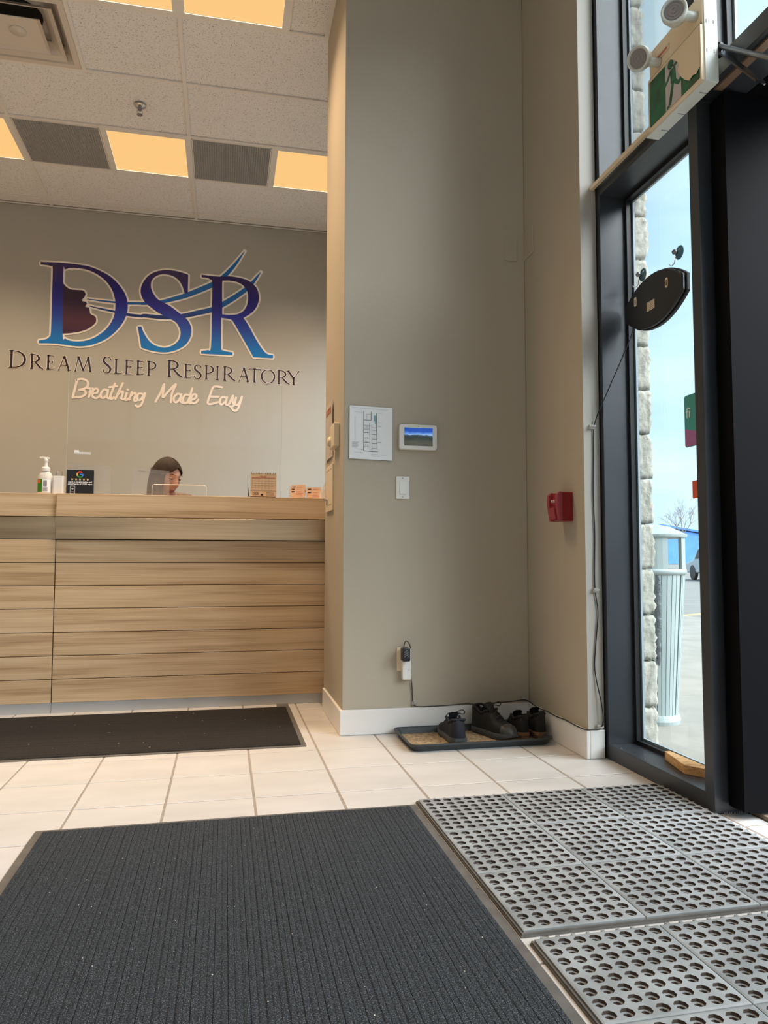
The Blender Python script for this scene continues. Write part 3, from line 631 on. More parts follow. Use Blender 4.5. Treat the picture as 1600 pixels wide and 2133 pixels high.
# door closer
FA = Vector((1.56, 1.806, 2.335)); MA = Vector((1.575, 1.858, 2.297))
t = thing('door_closer', 'grey metal door closer arm above the open black door', 'door closer', (1.585, 2.055, 2.532))
obj('shoe', LATHE([(.010, -.028), (.017, -.024), (.017, .012), (.010, .018)], (1.572, 2.040, 2.530), 14), M['black_plastic'], t)
obj('forearm', TUBE([(1.570, 2.030, 2.532), FA, FA+(FA-Vector((1.570, 2.030, 2.532)))*.6], .0080, 10), M['grey_metal'], t, smooth=True)
b = bmesh.new(); P = [Vector((1.575, 2.035, 2.520)), MA]
dv = (P[1]-P[0]).normalized(); nv = dv.cross(Vector((0, 0, 1))).normalized()*.017; uz = Vector((0, 0, .004))
V = [b.verts.new(p+s*nv+q*uz) for p in P for s in (-1, 1) for q in (-1, 1)]
for f in ((0,1,3,2),(4,6,7,5),(0,4,5,1),(2,3,7,6),(0,2,6,4),(1,5,7,3)): b.faces.new([V[i] for i in f])
obj('main_arm', b, M['black_plastic'], t)
obj('arm_rail', TUBE([P[0]-nv*.9+uz*-1.6, P[1]-nv*.9+uz*-1.6], .003, 6), M['grey_metal'], t)
M['sticker_green'] = mat('olive_sticker', (.30, .33, .08), .6)
q = P[0]+dv*((P[1]-P[0]).length*.86)
V = [b2 for b2 in ()]
b = bmesh.new(); V = [b.verts.new(q+dv*a*.011+nv*s*.75+Vector((0, 0, z))) for z in (-.0055, -.0042) for a, s in ((-1,-1),(1,-1),(1,1),(-1,1))]
for f in ((0,3,2,1),(4,5,6,7),(0,1,5,4),(1,2,6,5),(2,3,7,6),(3,0,4,7)): b.faces.new([V[i] for i in f])
obj('sticker', b, M['sticker_green'], t)
obj('closer_body', BX(1.95, 2.28, 2.07, 2.118, 2.365, 2.42), M['grey_metal'], t, bevel=.006)

# ================================================================ OUTSIDE
struct('ground', BX(1.76, 7.0, -40, 60, -.25, -.03), M['concrete'])
gr = bmesh.new(); bx(gr, 7.0, 260, -80, 260, -.25, -.05); bx(gr, -40, 1.76, -60, -2.36, -.25, -.05)
struct('ground_2', gr, M['asphalt'])
tag(obj('parking_line', BX(7.44, 7.56, 6.7, 14.7, -.05, -.046), M['yellow'], own=(7.5, 10.7, -.05)), 'faded yellow parking line on the asphalt beyond the bin', 'parking line')
ln = bpy.data.objects['parking_line']; ln.rotation_euler.z = R(-62)
# bin
cx, cy = 2.285, 3.625
t = thing('litter_bin', 'pale green-white outdoor litter bin with a hooded top beside the block wall', 'litter bin', (cx, cy, -.03))
obj('base', LATHE([(.128, 0), (.132, .02), (.124, .045), (.122, .05)], (cx, cy, -.03), 32), M['can'], t, smooth=False)
ang = math.atan2(-3.6, -2.28)
bm = bmesh.new(); n = 36
for k in range(n):   # fluted staves with narrow gaps, every sixth one leaves a slot
    a0 = ang + 2*math.pi*(k+.07)/n - .06; a1 = ang + 2*math.pi*(k+.93)/n - .06
    r0_, r1_ = .118, .170
    if k % 6 == 0: a0 += .07
    vs_ = []
    for rr, z in ((r0_, .02), (r1_, .765)):
        for dr in (0, -.012):
            for a in (a0, a1): vs_.append(bm.verts.new((cx+(rr+dr)*math.cos(a), cy+(rr+dr)*math.sin(a), z)))
    for f in ((0,1,5,4),(2,6,7,3),(0,4,6,2),(1,3,7,5),(4,5,7,6),(0,2,3,1)): bm.faces.new([vs_[i] for i in f])
obj('body', bm, M['can'], t)
obj('rim', LATHE([(.150, .76), (.176, .762), (.180, .778), (.176, .79), (.150, .79)], (cx, cy, 0), 36, caps=False), M['can'], t, smooth=True)
obj('liner', LATHE([(.10, .04), (.150, .75)], (cx, cy, 0), 28), M['bag'], t, smooth=True)
bm = bmesh.new()
for k in range(4):   # hood posts/panels with openings between
    a0 = ang - R(28.5) + k*R(90); 
    for q in range(6):
        aa, ab = a0+q*R(9.5), a0+(q+1)*R(9.5)
        vs_ = [bm.verts.new((cx+rr*math.cos(a), cy+rr*math.sin(a), z)) for rr in (.172, .160) for z in (.785, .965) for a in (aa, ab)]
        for f in ((0,1,3,2),(4,6,7,5),(0,2,6,4),(1,5,7,3),(0,4,5,1),(2,3,7,6)): bm.faces.new([vs_[i] for i in f])
obj('hood_panel', bm, M['can'], t)
obj('hood_top', LATHE([(.158, .955), (.183, .962), (.186, .975), (.165, .985), (.10, 1.018), (.002, 1.04)], (cx, cy, 0), 36), M['can'], t, smooth=False)
bm = bmesh.new(); pts = []
bd = Vector((math.cos(ang), math.sin(ang), 0)); side = Vector((-bd.y, bd.x, 0))
def rb_(z): return .118+.052*(z-.02)/.745
obj('bin_bag', tube(bmesh.new(), [Vector((cx, cy, 0))+bd*(rb_(z)-.008)+side*s_+Vector((0, 0, z)) for s_, z in ((.028, .775), (.030, .72), (.028, .66), (.026, .52), (.024, .40), (.026, .30), (.022, .24))], lambda u: .005+.016*math.sin(min(1, u*1.15)*math.pi)**.7 if u < .85 else .004, 10, smooth=3), M['bag'], t, smooth=True)

# far blue building, tree, cars
t = thing('blue_building', 'distant blue building with a low gabled roof across the car park', 'building', (88, 130, 0))
M['blue_wall'] = mat('blue_siding', (.10, .30, .72), .7, var=(.3, .15)); M['blue_roof'] = mat('blue_roof', (.05, .20, .55), .5)
obj('wall', prism(bmesh.new(), [(78, 0), (104, 0), (104, 4.7), (84.6, 7.3), (78, 5.6)], 131, 150, 'y'), M['blue_wall'], t)
b = prism(bmesh.new(), [(77.4, 5.4), (84.6, 7.5), (84.6, 7.9), (77.2, 5.9)], 130.6, 150.4, 'y'); prism(b, [(84.6, 7.5), (105, 4.7), (105, 5.1), (84.6, 7.9)], 130.6, 150.4, 'y')
obj('roof', b, M['blue_roof'], t)
def tree(x, y, h, label, seed):
    random.seed(seed); t = thing('bare_tree', label, 'tree', (x, y, -.05)); b = bmesh.new(); b2 = bmesh.new()
    def br(bm, p, d, l, r, lv):
        q = p+d*l; tube(bm, [p, p+d*l*.5+Vector((random.uniform(-.04, .04), 0, 0))*l, q], lambda u: r*(1-.45*u), 5, caps=False)
        if lv:
            for _ in range(3 if lv > 1 else 4):
                dd = (d+Vector((random.uniform(-.75, .75), random.uniform(-.75, .75), random.uniform(-.05, .5)))).normalized(); br(b2, q, dd, l*random.uniform(.6, .85), r*.55, lv-1)
    br(b, Vector((x, y, -.05)), Vector((.03, 0, 1)), h*.3, h*.02, 5)
    obj('trunk', b, M['bark'], t); obj('twigs', b2, M['bark'], t, kind='stuff'); random.seed(9)
tree(48.9, 72, 7.0, 'leafless tree in front of the distant blue building, seen over the bin', 3)
def car(x, y, rz, label, m):
    t = thing('parked_car', label, 'car', (x, y, -.05), rz, local=True)
    obj('body', prism(bmesh.new(), [(-2.2, .30), (2.2, .30), (2.25, .75), (1.3, .92), (.75, 1.42), (-1.1, 1.46), (-1.9, 1.0), (-2.25, .85)], -.85, .85, 'y'), m, t, bevel=.08, seg=3)
    obj('window', prism(bmesh.new(), [(-1.65, .95), (1.1, .93), (.68, 1.34), (-1.0, 1.37)], -.86, .86, 'y'), M['black_plastic'], t)
    for sx in (-1.4, 1.4):
        for sy in (-.86, .70):
            obj('wheel', LATHE([(.001, 0), (.22, 0), (.33, .02), (.33, .16), (.001, .16)], (sx, sy, .33), 20, axis=(0, 1, 0), caps=False), M['gasket'], t)
car(20.8, 27.5, R(75), 'silver car parked beyond the bin, mostly hidden by the mullion', M['car'])
# ================================================================ COUNTER
YC = 4.34
ZP = [.054, .182, .308, .435, .565, .690, .818, .946]
def counter_unit(name, x0, x1, label, out):
    t = thing(name, label, 'reception counter', ((x0+x1)/2, YC, 0))
    obj('carcass', BX(x0+.004, x1-.004, YC+.019, YC+.30, .056, 1.185), M['seam'], t)
    obj('kick_plate', BX(x0+.001, x1-.001, YC+.004, YC+.03, 0, .056), M['kick'], t)
    for k in range(7):
        obj('plank', BX(x0+.0025, x1-.0025, YC, YC+.018, ZP[k]+.0028, ZP[k+1]-.0008), M['wood'], t, bevel=.0012, seg=1)
    obj('steel_band', BX(x0+.0025, x1-.0025, YC-out, YC+.018, .949, 1.0695), M['steel'], t, bevel=.001, seg=1)
    obj('fascia_board', BX(x0+.0025, x1-.0025, YC-out, YC+.018, 1.0735, 1.2), M['wood'], t, bevel=.0012, seg=1)
    obj('counter_top', BX(x0, x1, YC+.018, YC+.33, 1.185, 1.1995), M['wood'], t)
    obj('work_surface', BX(x0, x1, YC+.30, YC+.62 if x0 > -1 else YC+.9, .735, .765), M['wood'], t)
    return t
counter_unit('counter_unit', -.914, 1.515, 'long oak-laminate counter unit with steel band, from the seam to the pier', .026)
counter_unit('counter_unit', -3.595, -.914, 'oak-laminate counter unit cut by the left edge of the photo', .0)

# acrylic guard with a pass-through notch
t = thing('sneeze_guard', 'clear acrylic screen standing on the counter in front of the seated woman', 'sneeze guard', (-.28, 4.42, 1.2))
xa, xb, zt = -.887, .322, 1.995
nx0, nx1, nz = -.419, -.113, 1.2715
out_ = [(xa, 1.2), (nx0, 1.2), (nx0, nz-.014), (nx0+.004, nz-.004), (nx0+.014, nz), (nx1-.014, nz), (nx1-.004, nz-.004), (nx1, nz-.014), (nx1, 1.2), (xb, 1.2), (xb, zt-.02), (xb-.02, zt), (xa+.02, zt), (xa, zt-.02)]
obj('panel', prism(bmesh.new(), out_, 4.418, 4.4225, 'y'), M['acrylic'], t)
b = bmesh.new(); tube(b, [(nx0, 4.417, 1.2), (nx0, 4.417, nz-.014), (nx0+.004, 4.417, nz-.004), (nx0+.014, 4.417, nz), (nx1-.014, 4.417, nz), (nx1-.004, 4.417, nz-.004), (nx1, 4.417, nz-.014), (nx1, 4.417, 1.2)], .0017, 6)
M['bright_edge'] = mat('polished_acrylic_edge', (.85, .85, .83), .25)
obj('notch_edge', b, M['bright_edge'], t)
b = bmesh.new(); tube(b, [(xa, 4.418, 1.2), (xa, 4.418, zt-.02), (xa+.02, 4.418, zt)], .0011, 5)
obj('side_edge', b, M['acrylic_edge'], t)
obj('side_edge', TUBE([(xb, 4.418, 1.2), (xb, 4.418, zt-.02)], .001, 5), M['acrylic_edge'], t)
obj('sticker', BX(-.847, -.757, 4.4165, 4.4178, 1.437, 1.447), M['paper'], t); b = BX(-.847, -.822, 4.4165, 4.4178, 1.447, 1.457)
obj('sticker', b, M['paper'], t)
b = bmesh.new()
for k in range(22): bx(b, -.844+k*.004, -.8415+k*.004, 4.4158, 4.4164, 1.4405, 1.4435)
obj('fine_print', b, M['ink_grey'], t, kind='stuff')
M['film'] = mat('hanging_plastic_film', (.50, .49, .49), .5, alpha=.30)
M['film2'] = mat('hanging_plastic_sheet', (.50, .49, .50), .5, alpha=.36)
def film(x0, x1, z0, z1, y, label, curl, m):
    bm = bmesh.new(); n = 14; rows = []
    for k in range(n+1):
        u = k/n; x = x0+(x1-x0)*u
        rows.append([bm.verts.new((x, y+curl*math.sin(u*7)*(1-v)*u, z0+(z1-z0)*v-.015*u*v)) for v in (0, .5, 1)])
    for a, c in zip(rows, rows[1:]):
        for q in range(2): bm.faces.new((a[q], c[q], c[q+1], a[q+1]))
    return tag(obj('plastic_sheet', bm, m, own=(x0, y, z0), smooth=True), label, 'plastic sheet')
film(-.872, -.650, 1.2005, 1.385, 4.440, 'translucent sheet behind the screen, next to the black review sign', .012, M['film'])
film(-.535, -.325, 1.2005, 1.368, 4.440, 'translucent sheet behind the screen over the woman\'s hair', .008, M['film2'])
b = bmesh.new()
for k in range(26):
    if k in (8, 9, 17): continue
    bx(b, -.50+k*.0055, -.4965+k*.0055, 4.4375, 4.4385, 1.348-.0006*k, 1.3525-.0006*k)
o = obj('printed_line', b, M['ink_grey'], None, kind='stuff', own=(-.5, 4.438, 1.35)); o['label'] = 'faint printed line across the sheet over the hair'; o['category'] = 'print'
o.parent = bpy.data.objects['plastic_sheet.001']; o.location = Vector((-.5, 4.438, 1.35))-Vector((-.535, 4.44, 1.2005)); del o['category']; del o['label']

# soap pump
px, py = -.995, 4.42
t = thing('soap_bottle', 'white foam soap pump bottle with green label on the counter', 'soap bottle', (px, py, 1.2))
prof = [(.001, 0), (.036, 0), (.040, .006), (.040, .085), (.038, .10), (.031, .118), (.022, .128), (.020, .131)]
b = LATHE(prof, (px, py, 1.2), 28, caps=False)
for v in b.verts: v.co.y = py+(v.co.y-py)*.72
M['milky'] = mat('milky_plastic', (.72, .70, .67), .35)
obj('bottle', b, M['milky'], t, smooth=True)
obj('cap', LATHE([(.021, .131), (.0225, .133), (.0225, .150), (.018, .156), (.010, .157), (.009, .186), (.0125, .188), (.0125, .198), (.009, .206)], (px, py, 1.2), 24), M['white_plastic'], t, smooth=False)
obj('pump_head', prism(bmesh.new(), [(-.036, 1.402), (.016, 1.3965), (.020, 1.402), (.016, 1.410), (-.002, 1.412), (-.034, 1.4105), (-.038, 1.4065)], py-.009, py+.009, 'y') if False else prism(bmesh.new(), [(px-.032, 1.4045), (px+.012, 1.400), (px+.019, 1.403), (px+.017, 1.409), (px, 1.412), (px-.030, 1.4125), (px-.034, 1.409)], py-.009, py+.009, 'y'), M['white_plastic'], t, bevel=.002)
def wrap_label(x_a, x_b, z0, z1, m, name, parent, dr=.0006, n=8):
    bm = bmesh.new(); rows = []
    for k in range(n+1):
        a = x_a+(x_b-x_a)*k/n; rows.append([bm.verts.new((px+(.040+dr)*math.sin(a), py-(.040+dr)*.72*math.cos(a), z)) for z in (z0, z1)])
    for a, c in zip(rows, rows[1:]): bm.faces.new((a[0], c[0], c[1], a[1]))
    return obj(name, bm, m, parent, smooth=True)
M['label_green'] = mat('label_green', s2l(50, 130, 20), .5); M['label_orange'] = mat('label_orange', s2l(235, 110, 40), .5)
wrap_label(R(-68), R(-15), 1.212, 1.285, M['label_green'], 'label', t); wrap_label(R(-72), R(-30), 1.262, 1.281, M['label_orange'], 'label_band', t, .0012)
wrap_label(R(-15), R(50), 1.212, 1.283, M['paper'], 'back_label', t)
bm = bmesh.new()
for k in range(9): bx(bm, px-.004+k*.0022, px-.003+k*.0022, py-.0305, py-.0295, 1.245, 1.278)
for k in range(7): bx(bm, px-.006, px+.020, py-.0305, py-.0297, 1.217+k*.0035, 1.2182+k*.0035)
obj('small_print', bm, M['ink_grey'], t, kind='stuff')
# cup with pens
t = thing('pen_cup', 'white square-sided cup of glasses and pens beside the soap bottle', 'cup', (-.924, 4.42, 1.2))
bm = prism(bmesh.new(), rrect(-.954, -.892, 4.389, 4.451, .012), 1.2, 1.304, 'z'); obj('cup', bm, M['white_plastic'], t, smooth=False, bevel=.002)
obj('opening', prism(bmesh.new(), rrect(-.949, -.897, 4.394, 4.446, .010), 1.3035, 1.3048, 'z'), M['dark'], t)
for (x_, z_, q) in ((-.945, 1.328, .006), (-.905, 1.335, -.004)):
    pen = obj('pen', TUBE([(x_, 4.415, 1.22), (x_+q, 4.42, z_)], .0022, 6), M['chrome'], None, own=(x_, 4.415, 1.22))
    tag(pen, 'thin metal pen standing %s in the white cup' % ('at the left' if q > 0 else 'at the right'), 'pen')
gl = obj('eyeglasses', TUBE([(-.944, 4.41, 1.30), (-.938, 4.41, 1.326), (-.930, 4.41, 1.331), (-.922, 4.41, 1.322), (-.924, 4.41, 1.305)], .0014, 5, smooth=3), M['grey_metal'], None, own=(-.944, 4.41, 1.30))
tag(gl, 'curved metal wire sticking out of the white cup', 'wire')
# review sign (black board on the counter)
sx0, sx1 = -.877, -.732; ys = 4.384
t = thing('review_sign', 'small black counter sign with five stars asking for a review', 'sign', (-.805, ys, 1.2))
obj('board', prism(bmesh.new(), rrect(sx0, sx1, 1.2, 1.341, .005), ys, ys+.005, 'y'), M['black_plastic'], t)
sc = .0195; cxg, czg = -.806, 1.3145
def arc(a0, a1, r, n=10): return [(cxg+r*math.cos(R(a0+(a1-a0)*k/n)), czg+r*math.sin(R(a0+(a1-a0)*k/n))) for k in range(n+1)]
for nm, a0, a1, colr in (('logo_red', 45, 150, s2l(234, 67, 53)), ('logo_yellow', 150, 210, s2l(251, 188, 5)), ('logo_green', 210, 315, s2l(52, 168, 83)), ('logo_blue', 315, 360, s2l(66, 133, 244))):
    mm = mat(nm, colr, .5); bm = ribbon(bmesh.new(), arc(a0, a1, .0155), ys-.0008, .0034, th=.0006, sm=0)
    if nm == 'logo_blue': bx(bm, cxg-.001, cxg+.0185, ys-.0008, ys-.0002, czg-.0034, czg+.0034)
    obj('logo_stroke', bm, mm, t)
M['gold'] = mat('star_gold', (.85, .62, .30), .5)
for k in range(5):
    c0 = -.847+k*.0205 + .0; pts = [(c0+(.0078 if i % 2 == 0 else .0033)*math.sin(math.pi*i/5), 1.2865+(.0078 if i % 2 == 0 else .0033)*math.cos(math.pi*i/5)) for i in range(10)]
    obj('star', prism(bmesh.new(), pts, ys-.0008, ys, 'y'), M['gold'], t)
obj('lettering', text_bm('Leave a google review and', .0118, facing(-.8045, ys-.0004, 1.268), 'CENTER', bold=.0003), M['paper'], t)
obj('lettering', text_bm('get a free tin of CPAP wipes', .0112, facing(-.8045, ys-.0004, 1.2565), 'CENTER', bold=.0003), M['paper'], t)
b = bmesh.new(); f = .0012
for a in ((-.857, -.857+f, 1.205, 1.250), (-.831-f, -.831, 1.205, 1.250), (-.857, -.831, 1.250-f, 1.250), (-.857, -.831, 1.205, 1.205+f)): bx(b, a[0], a[1], ys-.0007, ys, a[2], a[3])
for rr in (.004, .007, .010): ribbon(b, [(-.844+rr*math.cos(R(a)), 1.226+rr*math.sin(R(a))) for a in range(50, 131, 16)], ys-.0007, .0009, th=.0006, sm=0)
obj('tap_symbol', b, M['paper'], t)
obj('lettering', text_bm('NFC', .0075, facing(-.844, ys-.0004, 1.212), 'CENTER'), M['paper'], t)

# desk calendar
cy_ = 4.362
t = thing('desk_calendar', 'spiral-bound desk calendar with month grid standing on the counter', 'calendar', (.215, cy_, 1.2))
M['cal'] = mat('calendar_paper', (.74, .56, .39), .7)
obj('page', BX(.139, .291, cy_, cy_+.002, 1.208, 1.345), M['cal'], t)
obj('stand', prism(bmesh.new(), [(4.3645, 1.203), (4.3645, 1.345), (4.412, 1.2)], .141, .289, 'x'), M['black_matte'], t)
b = bmesh.new()
for k in range(16): 
    x_ = .1465+k*.0091; tube(b, [(x_, cy_-.001, 1.340), (x_, cy_-.004, 1.3455), (x_, cy_+.001, 1.351), (x_, cy_+.005, 1.3455)], .0011, 5)
obj('spiral', b, M['black_plastic'], t)
obj('month_band', BX(.147, .284, cy_-.0007, cy_, 1.3175, 1.3205), M['ink_red'], t)
obj('lettering', text_bm('APRIL 2024', .0085, facing(.213, cy_-.0004, 1.3245), 'CENTER'), M['ink_red'], t)
b = bmesh.new()
for k in range(8): bx(b, .1475+k*.0194, .1481+k*.0194, cy_-.0006, cy_, 1.246, 1.316)
for k in range(6): bx(b, .1475, .2838, cy_-.0006, cy_, 1.246+k*.0137, 1.2466+k*.0137)
bx(b, .139, .291, cy_-.0006, cy_, 1.2405, 1.2415)
obj('date_grid', b, M['ink_grey'], t)
b = bmesh.new()
for r_ in range(5):
    for c_ in range(7): bx(b, .150+c_*.0194, .153+c_*.0194, cy_-.0006, cy_, 1.2555+r_*.0137, 1.2572+r_*.0137)
obj('date_number', b, M['ink_grey'], t, kind='stuff')
obj('lettering', text_bm('DSR', .021, facing(.152, cy_-.0004, 1.2165), 'LEFT', bold=.0001), M['ink'], t)
obj('logo_mark', BX(.200, .214, cy_-.0006, cy_, 1.213, 1.223), M['vinyl_text'], t)
b = bmesh.new()
for k in range(4): bx(b, .232, .279-.004*(k % 2), cy_-.0006, cy_, 1.2145+k*.0052, 1.216+k*.0052)
obj('small_print', b, M['ink_grey'], t, kind='stuff')
# pen on stand
t = thing('counter_pen', 'black pen standing upright in a small base left of the calendar', 'pen', (.130, 4.395, 1.2))
obj('base', LATHE([(.001, 0), (.012, 0), (.012, .004), (.005, .010), (.003, .012)], (.130, 4.395, 1.2), 16, caps=False), M['black_plastic'], t, smooth=True)
obj('barrel', TUBE([(.130, 4.395, 1.208), (.1265, 4.395, 1.26), (.1245, 4.395, 1.332)], lambda u: .0034-.0026*u, 8), M['black_plastic'], t, smooth=True)

# business card holder
t = thing('card_holder', 'clear acrylic two-tier business card holder at the right end of the counter', 'card holder', (.49, 4.41, 1.2))
b = bmesh.new()
for (x0, x1) in ((.372, .468), (.470, .566)):
    for (ya, zb) in ((4.385, 1.2), (4.415, 1.235)):
        bx(b, x0, x1, ya, ya+.0025, zb, zb+.024); bx(b, x0, x1, ya, ya+.026, zb, zb+.0025)
    for xx in (x0, x1-.0025): prism(b, [(4.385, 1.2), (4.445, 1.2), (4.455, 1.285), (4.445, 1.285), (4.385, 1.226)], xx, xx+.0025, 'x')
bx(b, .372, .566, 4.443, 4.4455, 1.2, 1.285)
obj('tray', b, M['acrylic'], t)
M['card'] = mat('peach_card', (.72, .50, .36), .6)
def card(x, z, y, tilt, label):
    t = thing('business_card', label, 'business card', (x, y, z), local=True)
    t.rotation_euler = (R(-12), R(tilt), 0)
    for k in range(1): obj('card', BX(0, .086, 0, .004, 0, .050), M['card'], t)
    b = bmesh.new(); bx(b, .008, .026, -.0006, 0, .034, .041); obj('logo_mark', b, M['vinyl_text'], t)
    b = bmesh.new()
    for k in range(4): bx(b, .036, .076-.008*(k % 2), -.0006, 0, .010+k*.0085, .0115+k*.0085)
    obj('small_print', b, M['ink_red'], t, kind='stuff')
for (x, z, y, a, l) in ((.378, 1.206, 4.395, -3, 'peach business card at front left of the holder'), (.388, 1.238, 4.425, -4, 'peach business card raised at the back left, topmost'), (.381, 1.222, 4.410, -2, 'peach business card between the front and back left cards'),
  (.476, 1.203, 4.395, -2, 'peach business card at front right of the holder'), (.481, 1.225, 4.421, -3, 'peach business card at the back right of the holder')): card(x, z, y, a, l)
for k in range(6):
    o = obj('white_card', BX(.548+k*.006, .562+k*.006, 4.360+.002*k, 4.362+.002*k, 1.2005, 1.2005+.094-.013*abs(k-5)), M['paper'], None, own=(.548+k*.006, 4.360+.002*k, 1.2005))
    o.rotation_euler = (0, R(-3+1.2*k*.3), R(2)); tag(o, 'white card leaning at the counter end by the pier, %s of six' % ['shortest and leftmost', 'second shortest', 'third from the left', 'third tallest', 'second tallest', 'tallest and rightmost'][k], 'card', 'white cards at the counter end')

# ================================================================ LOGO ON THE BACK WALL
YL = 6.7885
LG = LOGO
t = thing('wall_logo', 'large blue and white vinyl letters DSR with a breathing face on the back wall', 'sign', (-.73, YL, 2.6))
wh = bmesh.new()
for key in ('D', 'S', 'R', 'F'):
    cs = [smooth2(c, 3) for c in LG[key]]
    obj({'D': 'letter_d', 'S': 'letter_s', 'R': 'letter_r', 'F': 'face_silhouette'}[key], fill2d(cs, YL-.0034 if key != 'F' else YL-.0030), M['vinyl_face'] if key == 'F' else M['vinyl_blue'], t)
    for c in cs: ribbon(wh, c, YL-.0018, .0155, th=.0012, closed=True, sm=0)
for s in LG['SW']:
    obj('swoosh', ribbon(bmesh.new(), s, YL-.0026, .01, th=.0008), M['vinyl_swoosh'], t)
    ribbon(wh, s, YL-.0016, .01, th=.0012, grow=.0155, ext=.02)
obj('white_outline', wh, M['vinyl_white'], t)
# small capitals: variable-width strokes with serifs
TK, TN = .066, .027      # half widths relative to height
def glyph(ch, w, h):
    k, n = TK*h, TN*h; s = []
    def V(x, hw, a=0, b=1): s.append([(x, a*h, hw), (x, b*h, hw)])
    def sf(x, y, l=.11): s.append([(x-l*h, y*h, n*.75), (x+l*h, y*h, n*.75)])
    def bowl(x0, x1, y0, y1):
        P = []
        for i in range(13):
            a = math.pi/2-math.pi*i/12; c = max(0, math.cos(a))
            P.append((x0+(x1-x0)*(c**.75), (y0+(y1-y0)*(.5+.5*math.sin(a)))*h, n+(k-n)*c**1.5))
        s.append(P)
    if ch == 'D': V(.18*w, k); sf(.14*w, 1); sf(.14*w, 0); bowl(.18*w, w-k, .015, .985)
    elif ch == 'R':
        V(.2*w, k); sf(.17*w, 1); sf(.2*w, 0); bowl(.2*w, .68*w, .47, .985); s.append([(.42*w, .48*h, k*.8), (.75*w, .12*h, k), (1.0*w, -.01*h, n)])
    elif ch == 'P': V(.25*w, k); sf(.2*w, 1); sf(.25*w, 0); bowl(.25*w, .93*w, .44, .985)
    elif ch in 'EL':
        V(.25*w, k); sf(.18*w, 0)
        s.append([(.25*w, .02*h, n), (.85*w, .02*h, n), (w, .16*h, n*.6)])
        if ch == 'E': s.append([(.15*w, .98*h, n), (.88*w, .98*h, n), (.92*w, .86*h, n)]); s.append([(.25*w, .53*h, n), (.78*w, .53*h, n)]); s.append([(.78*w, .45*h, n*.8), (.78*w, .61*h, n*.8)])
        else: sf(.25*w, 1)
    elif ch == 'A': s.append([(.12*w, 0, n), (.50*w, h, n)]); s.append([(.50*w, h, k), (.86*w, 0, k)]); s.append([(.28*w, .36*h, n), (.74*w, .36*h, n)]); sf(.10*w, 0, .08); sf(.88*w, 0, .1)
    elif ch == 'M': s.append([(.12*w, 0, n), (.26*w, h, n)]); s.append([(.26*w, h, k), (.52*w, .05*h, k*.8)]); s.append([(.52*w, .05*h, n), (.76*w, h, n)]); s.append([(.76*w, h, k), (.88*w, 0, k)]); sf(.12*w, 0, .08); sf(.88*w, 0, .1)
    elif ch == 'S': s.append([(.88*w, .80*h, n*1.6), (.80*w, .93*h, n), (.50*w, .99*h, n), (.20*w, .90*h, k*.8), (.14*w, .72*h, k), (.35*w, .57*h, k), (.70*w, .42*h, k), (.88*w, .25*h, k), (.75*w, .06*h, k*.7), (.45*w, .0, n), (.18*w, .06*h, n), (.10*w, .22*h, n*1.6)])
    elif ch == 'I': V(.5*w, k); sf(.5*w, 1); sf(.5*w, 0)
    elif ch == 'T': V(.5*w, k); sf(.5*w, 0); s.append([(.02*w, .97*h, n), (.98*w, .97*h, n)]); s.append([(.02*w, .97*h, n), (.0, .86*h, n)]); s.append([(.98*w, .97*h, n), (w, .86*h, n)])
    elif ch == 'O':
        s.append([(w*.5+(w*.5-k)*math.cos(a), h*.5+h*.5*math.sin(a), n+(k-n)*abs(math.cos(a))**1.5) for a in [2*math.pi*i/20 for i in range(21)]])
    elif ch == 'Y': s.append([(.08*w, h, k), (.52*w, .45*h, k)]); s.append([(.92*w, h, n), (.52*w, .45*h, n)]); V(.52*w, k, 0, .47); sf(.52*w, 0); sf(.08*w, 1, .09); sf(.92*w, 1, .07)
    return s
nm = {}
for ch, x, w_, z, h in LG['T']:
    l = thing('wall_letter', 'x', 'letter', (x, YL, z)); f = bmesh.new(); o_ = bmesh.new()
    for s in glyph(ch, w_, h):
        P = [(x+p[0], z+p[1], p[2]) for p in s]
        ribbon(f, P, YL-.0022, .01, th=.0006, sm=3 if len(P) > 3 else 0)
        ribbon(o_, P, YL-.0012, .01, th=.0010, sm=3 if len(P) > 3 else 0, grow=.0042, ext=.004)
    obj('letter_face', f, M['vinyl_text'], l); obj('letter_outline', o_, M['vinyl_pink'], l)
    nm.setdefault(ch, []).append(l)
words = 'DREAM SLEEP RESPIRATORY'.split(); seq = [(wd, i) for wd in words for i in range(len(wd))]
ordn = ['first', 'second', 'third', 'fourth', 'fifth', 'sixth', 'seventh', 'eighth', 'ninth', 'tenth', 'eleventh']
ls = [o for o in C.objects if o.name.startswith('wall_letter') and o.parent is None]
ls.sort(key=lambda o: o.location.x)
for o, (wd, i) in zip(ls, seq):
    o['label'] = 'dark serif letter %s, %s letter of the wall word %s' % (wd[i], ordn[i], wd.capitalize())
WORDS = [('Breathing', LG['BR'], [0, 3, 5, 6, 7, 9, 11, 13, 15]), ('Made Easy', LG['ME'], None)]
br = LG['BR']; me_ = LG['ME']
groups = [('Breathing', 'B', br[0:3]), ('Breathing', 'r', br[3:5]), ('Breathing', 'e', br[5:6]), ('Breathing', 'a', br[6:7]), ('Breathing', 't', br[7:9]), ('Breathing', 'h', br[9:11]), ('Breathing', 'i', br[11:13]), ('Breathing', 'n', br[13:15]), ('Breathing', 'g', br[15:16]),
  ('Made', 'M', me_[0:1]), ('Made', 'a', me_[1:2]), ('Made', 'd', me_[2:3]), ('Made', 'e', me_[3:4]), ('Easy', 'E', me_[4:6]), ('Easy', 'a', me_[6:7]), ('Easy', 's', me_[7:8]), ('Easy', 'y', me_[8:9])]
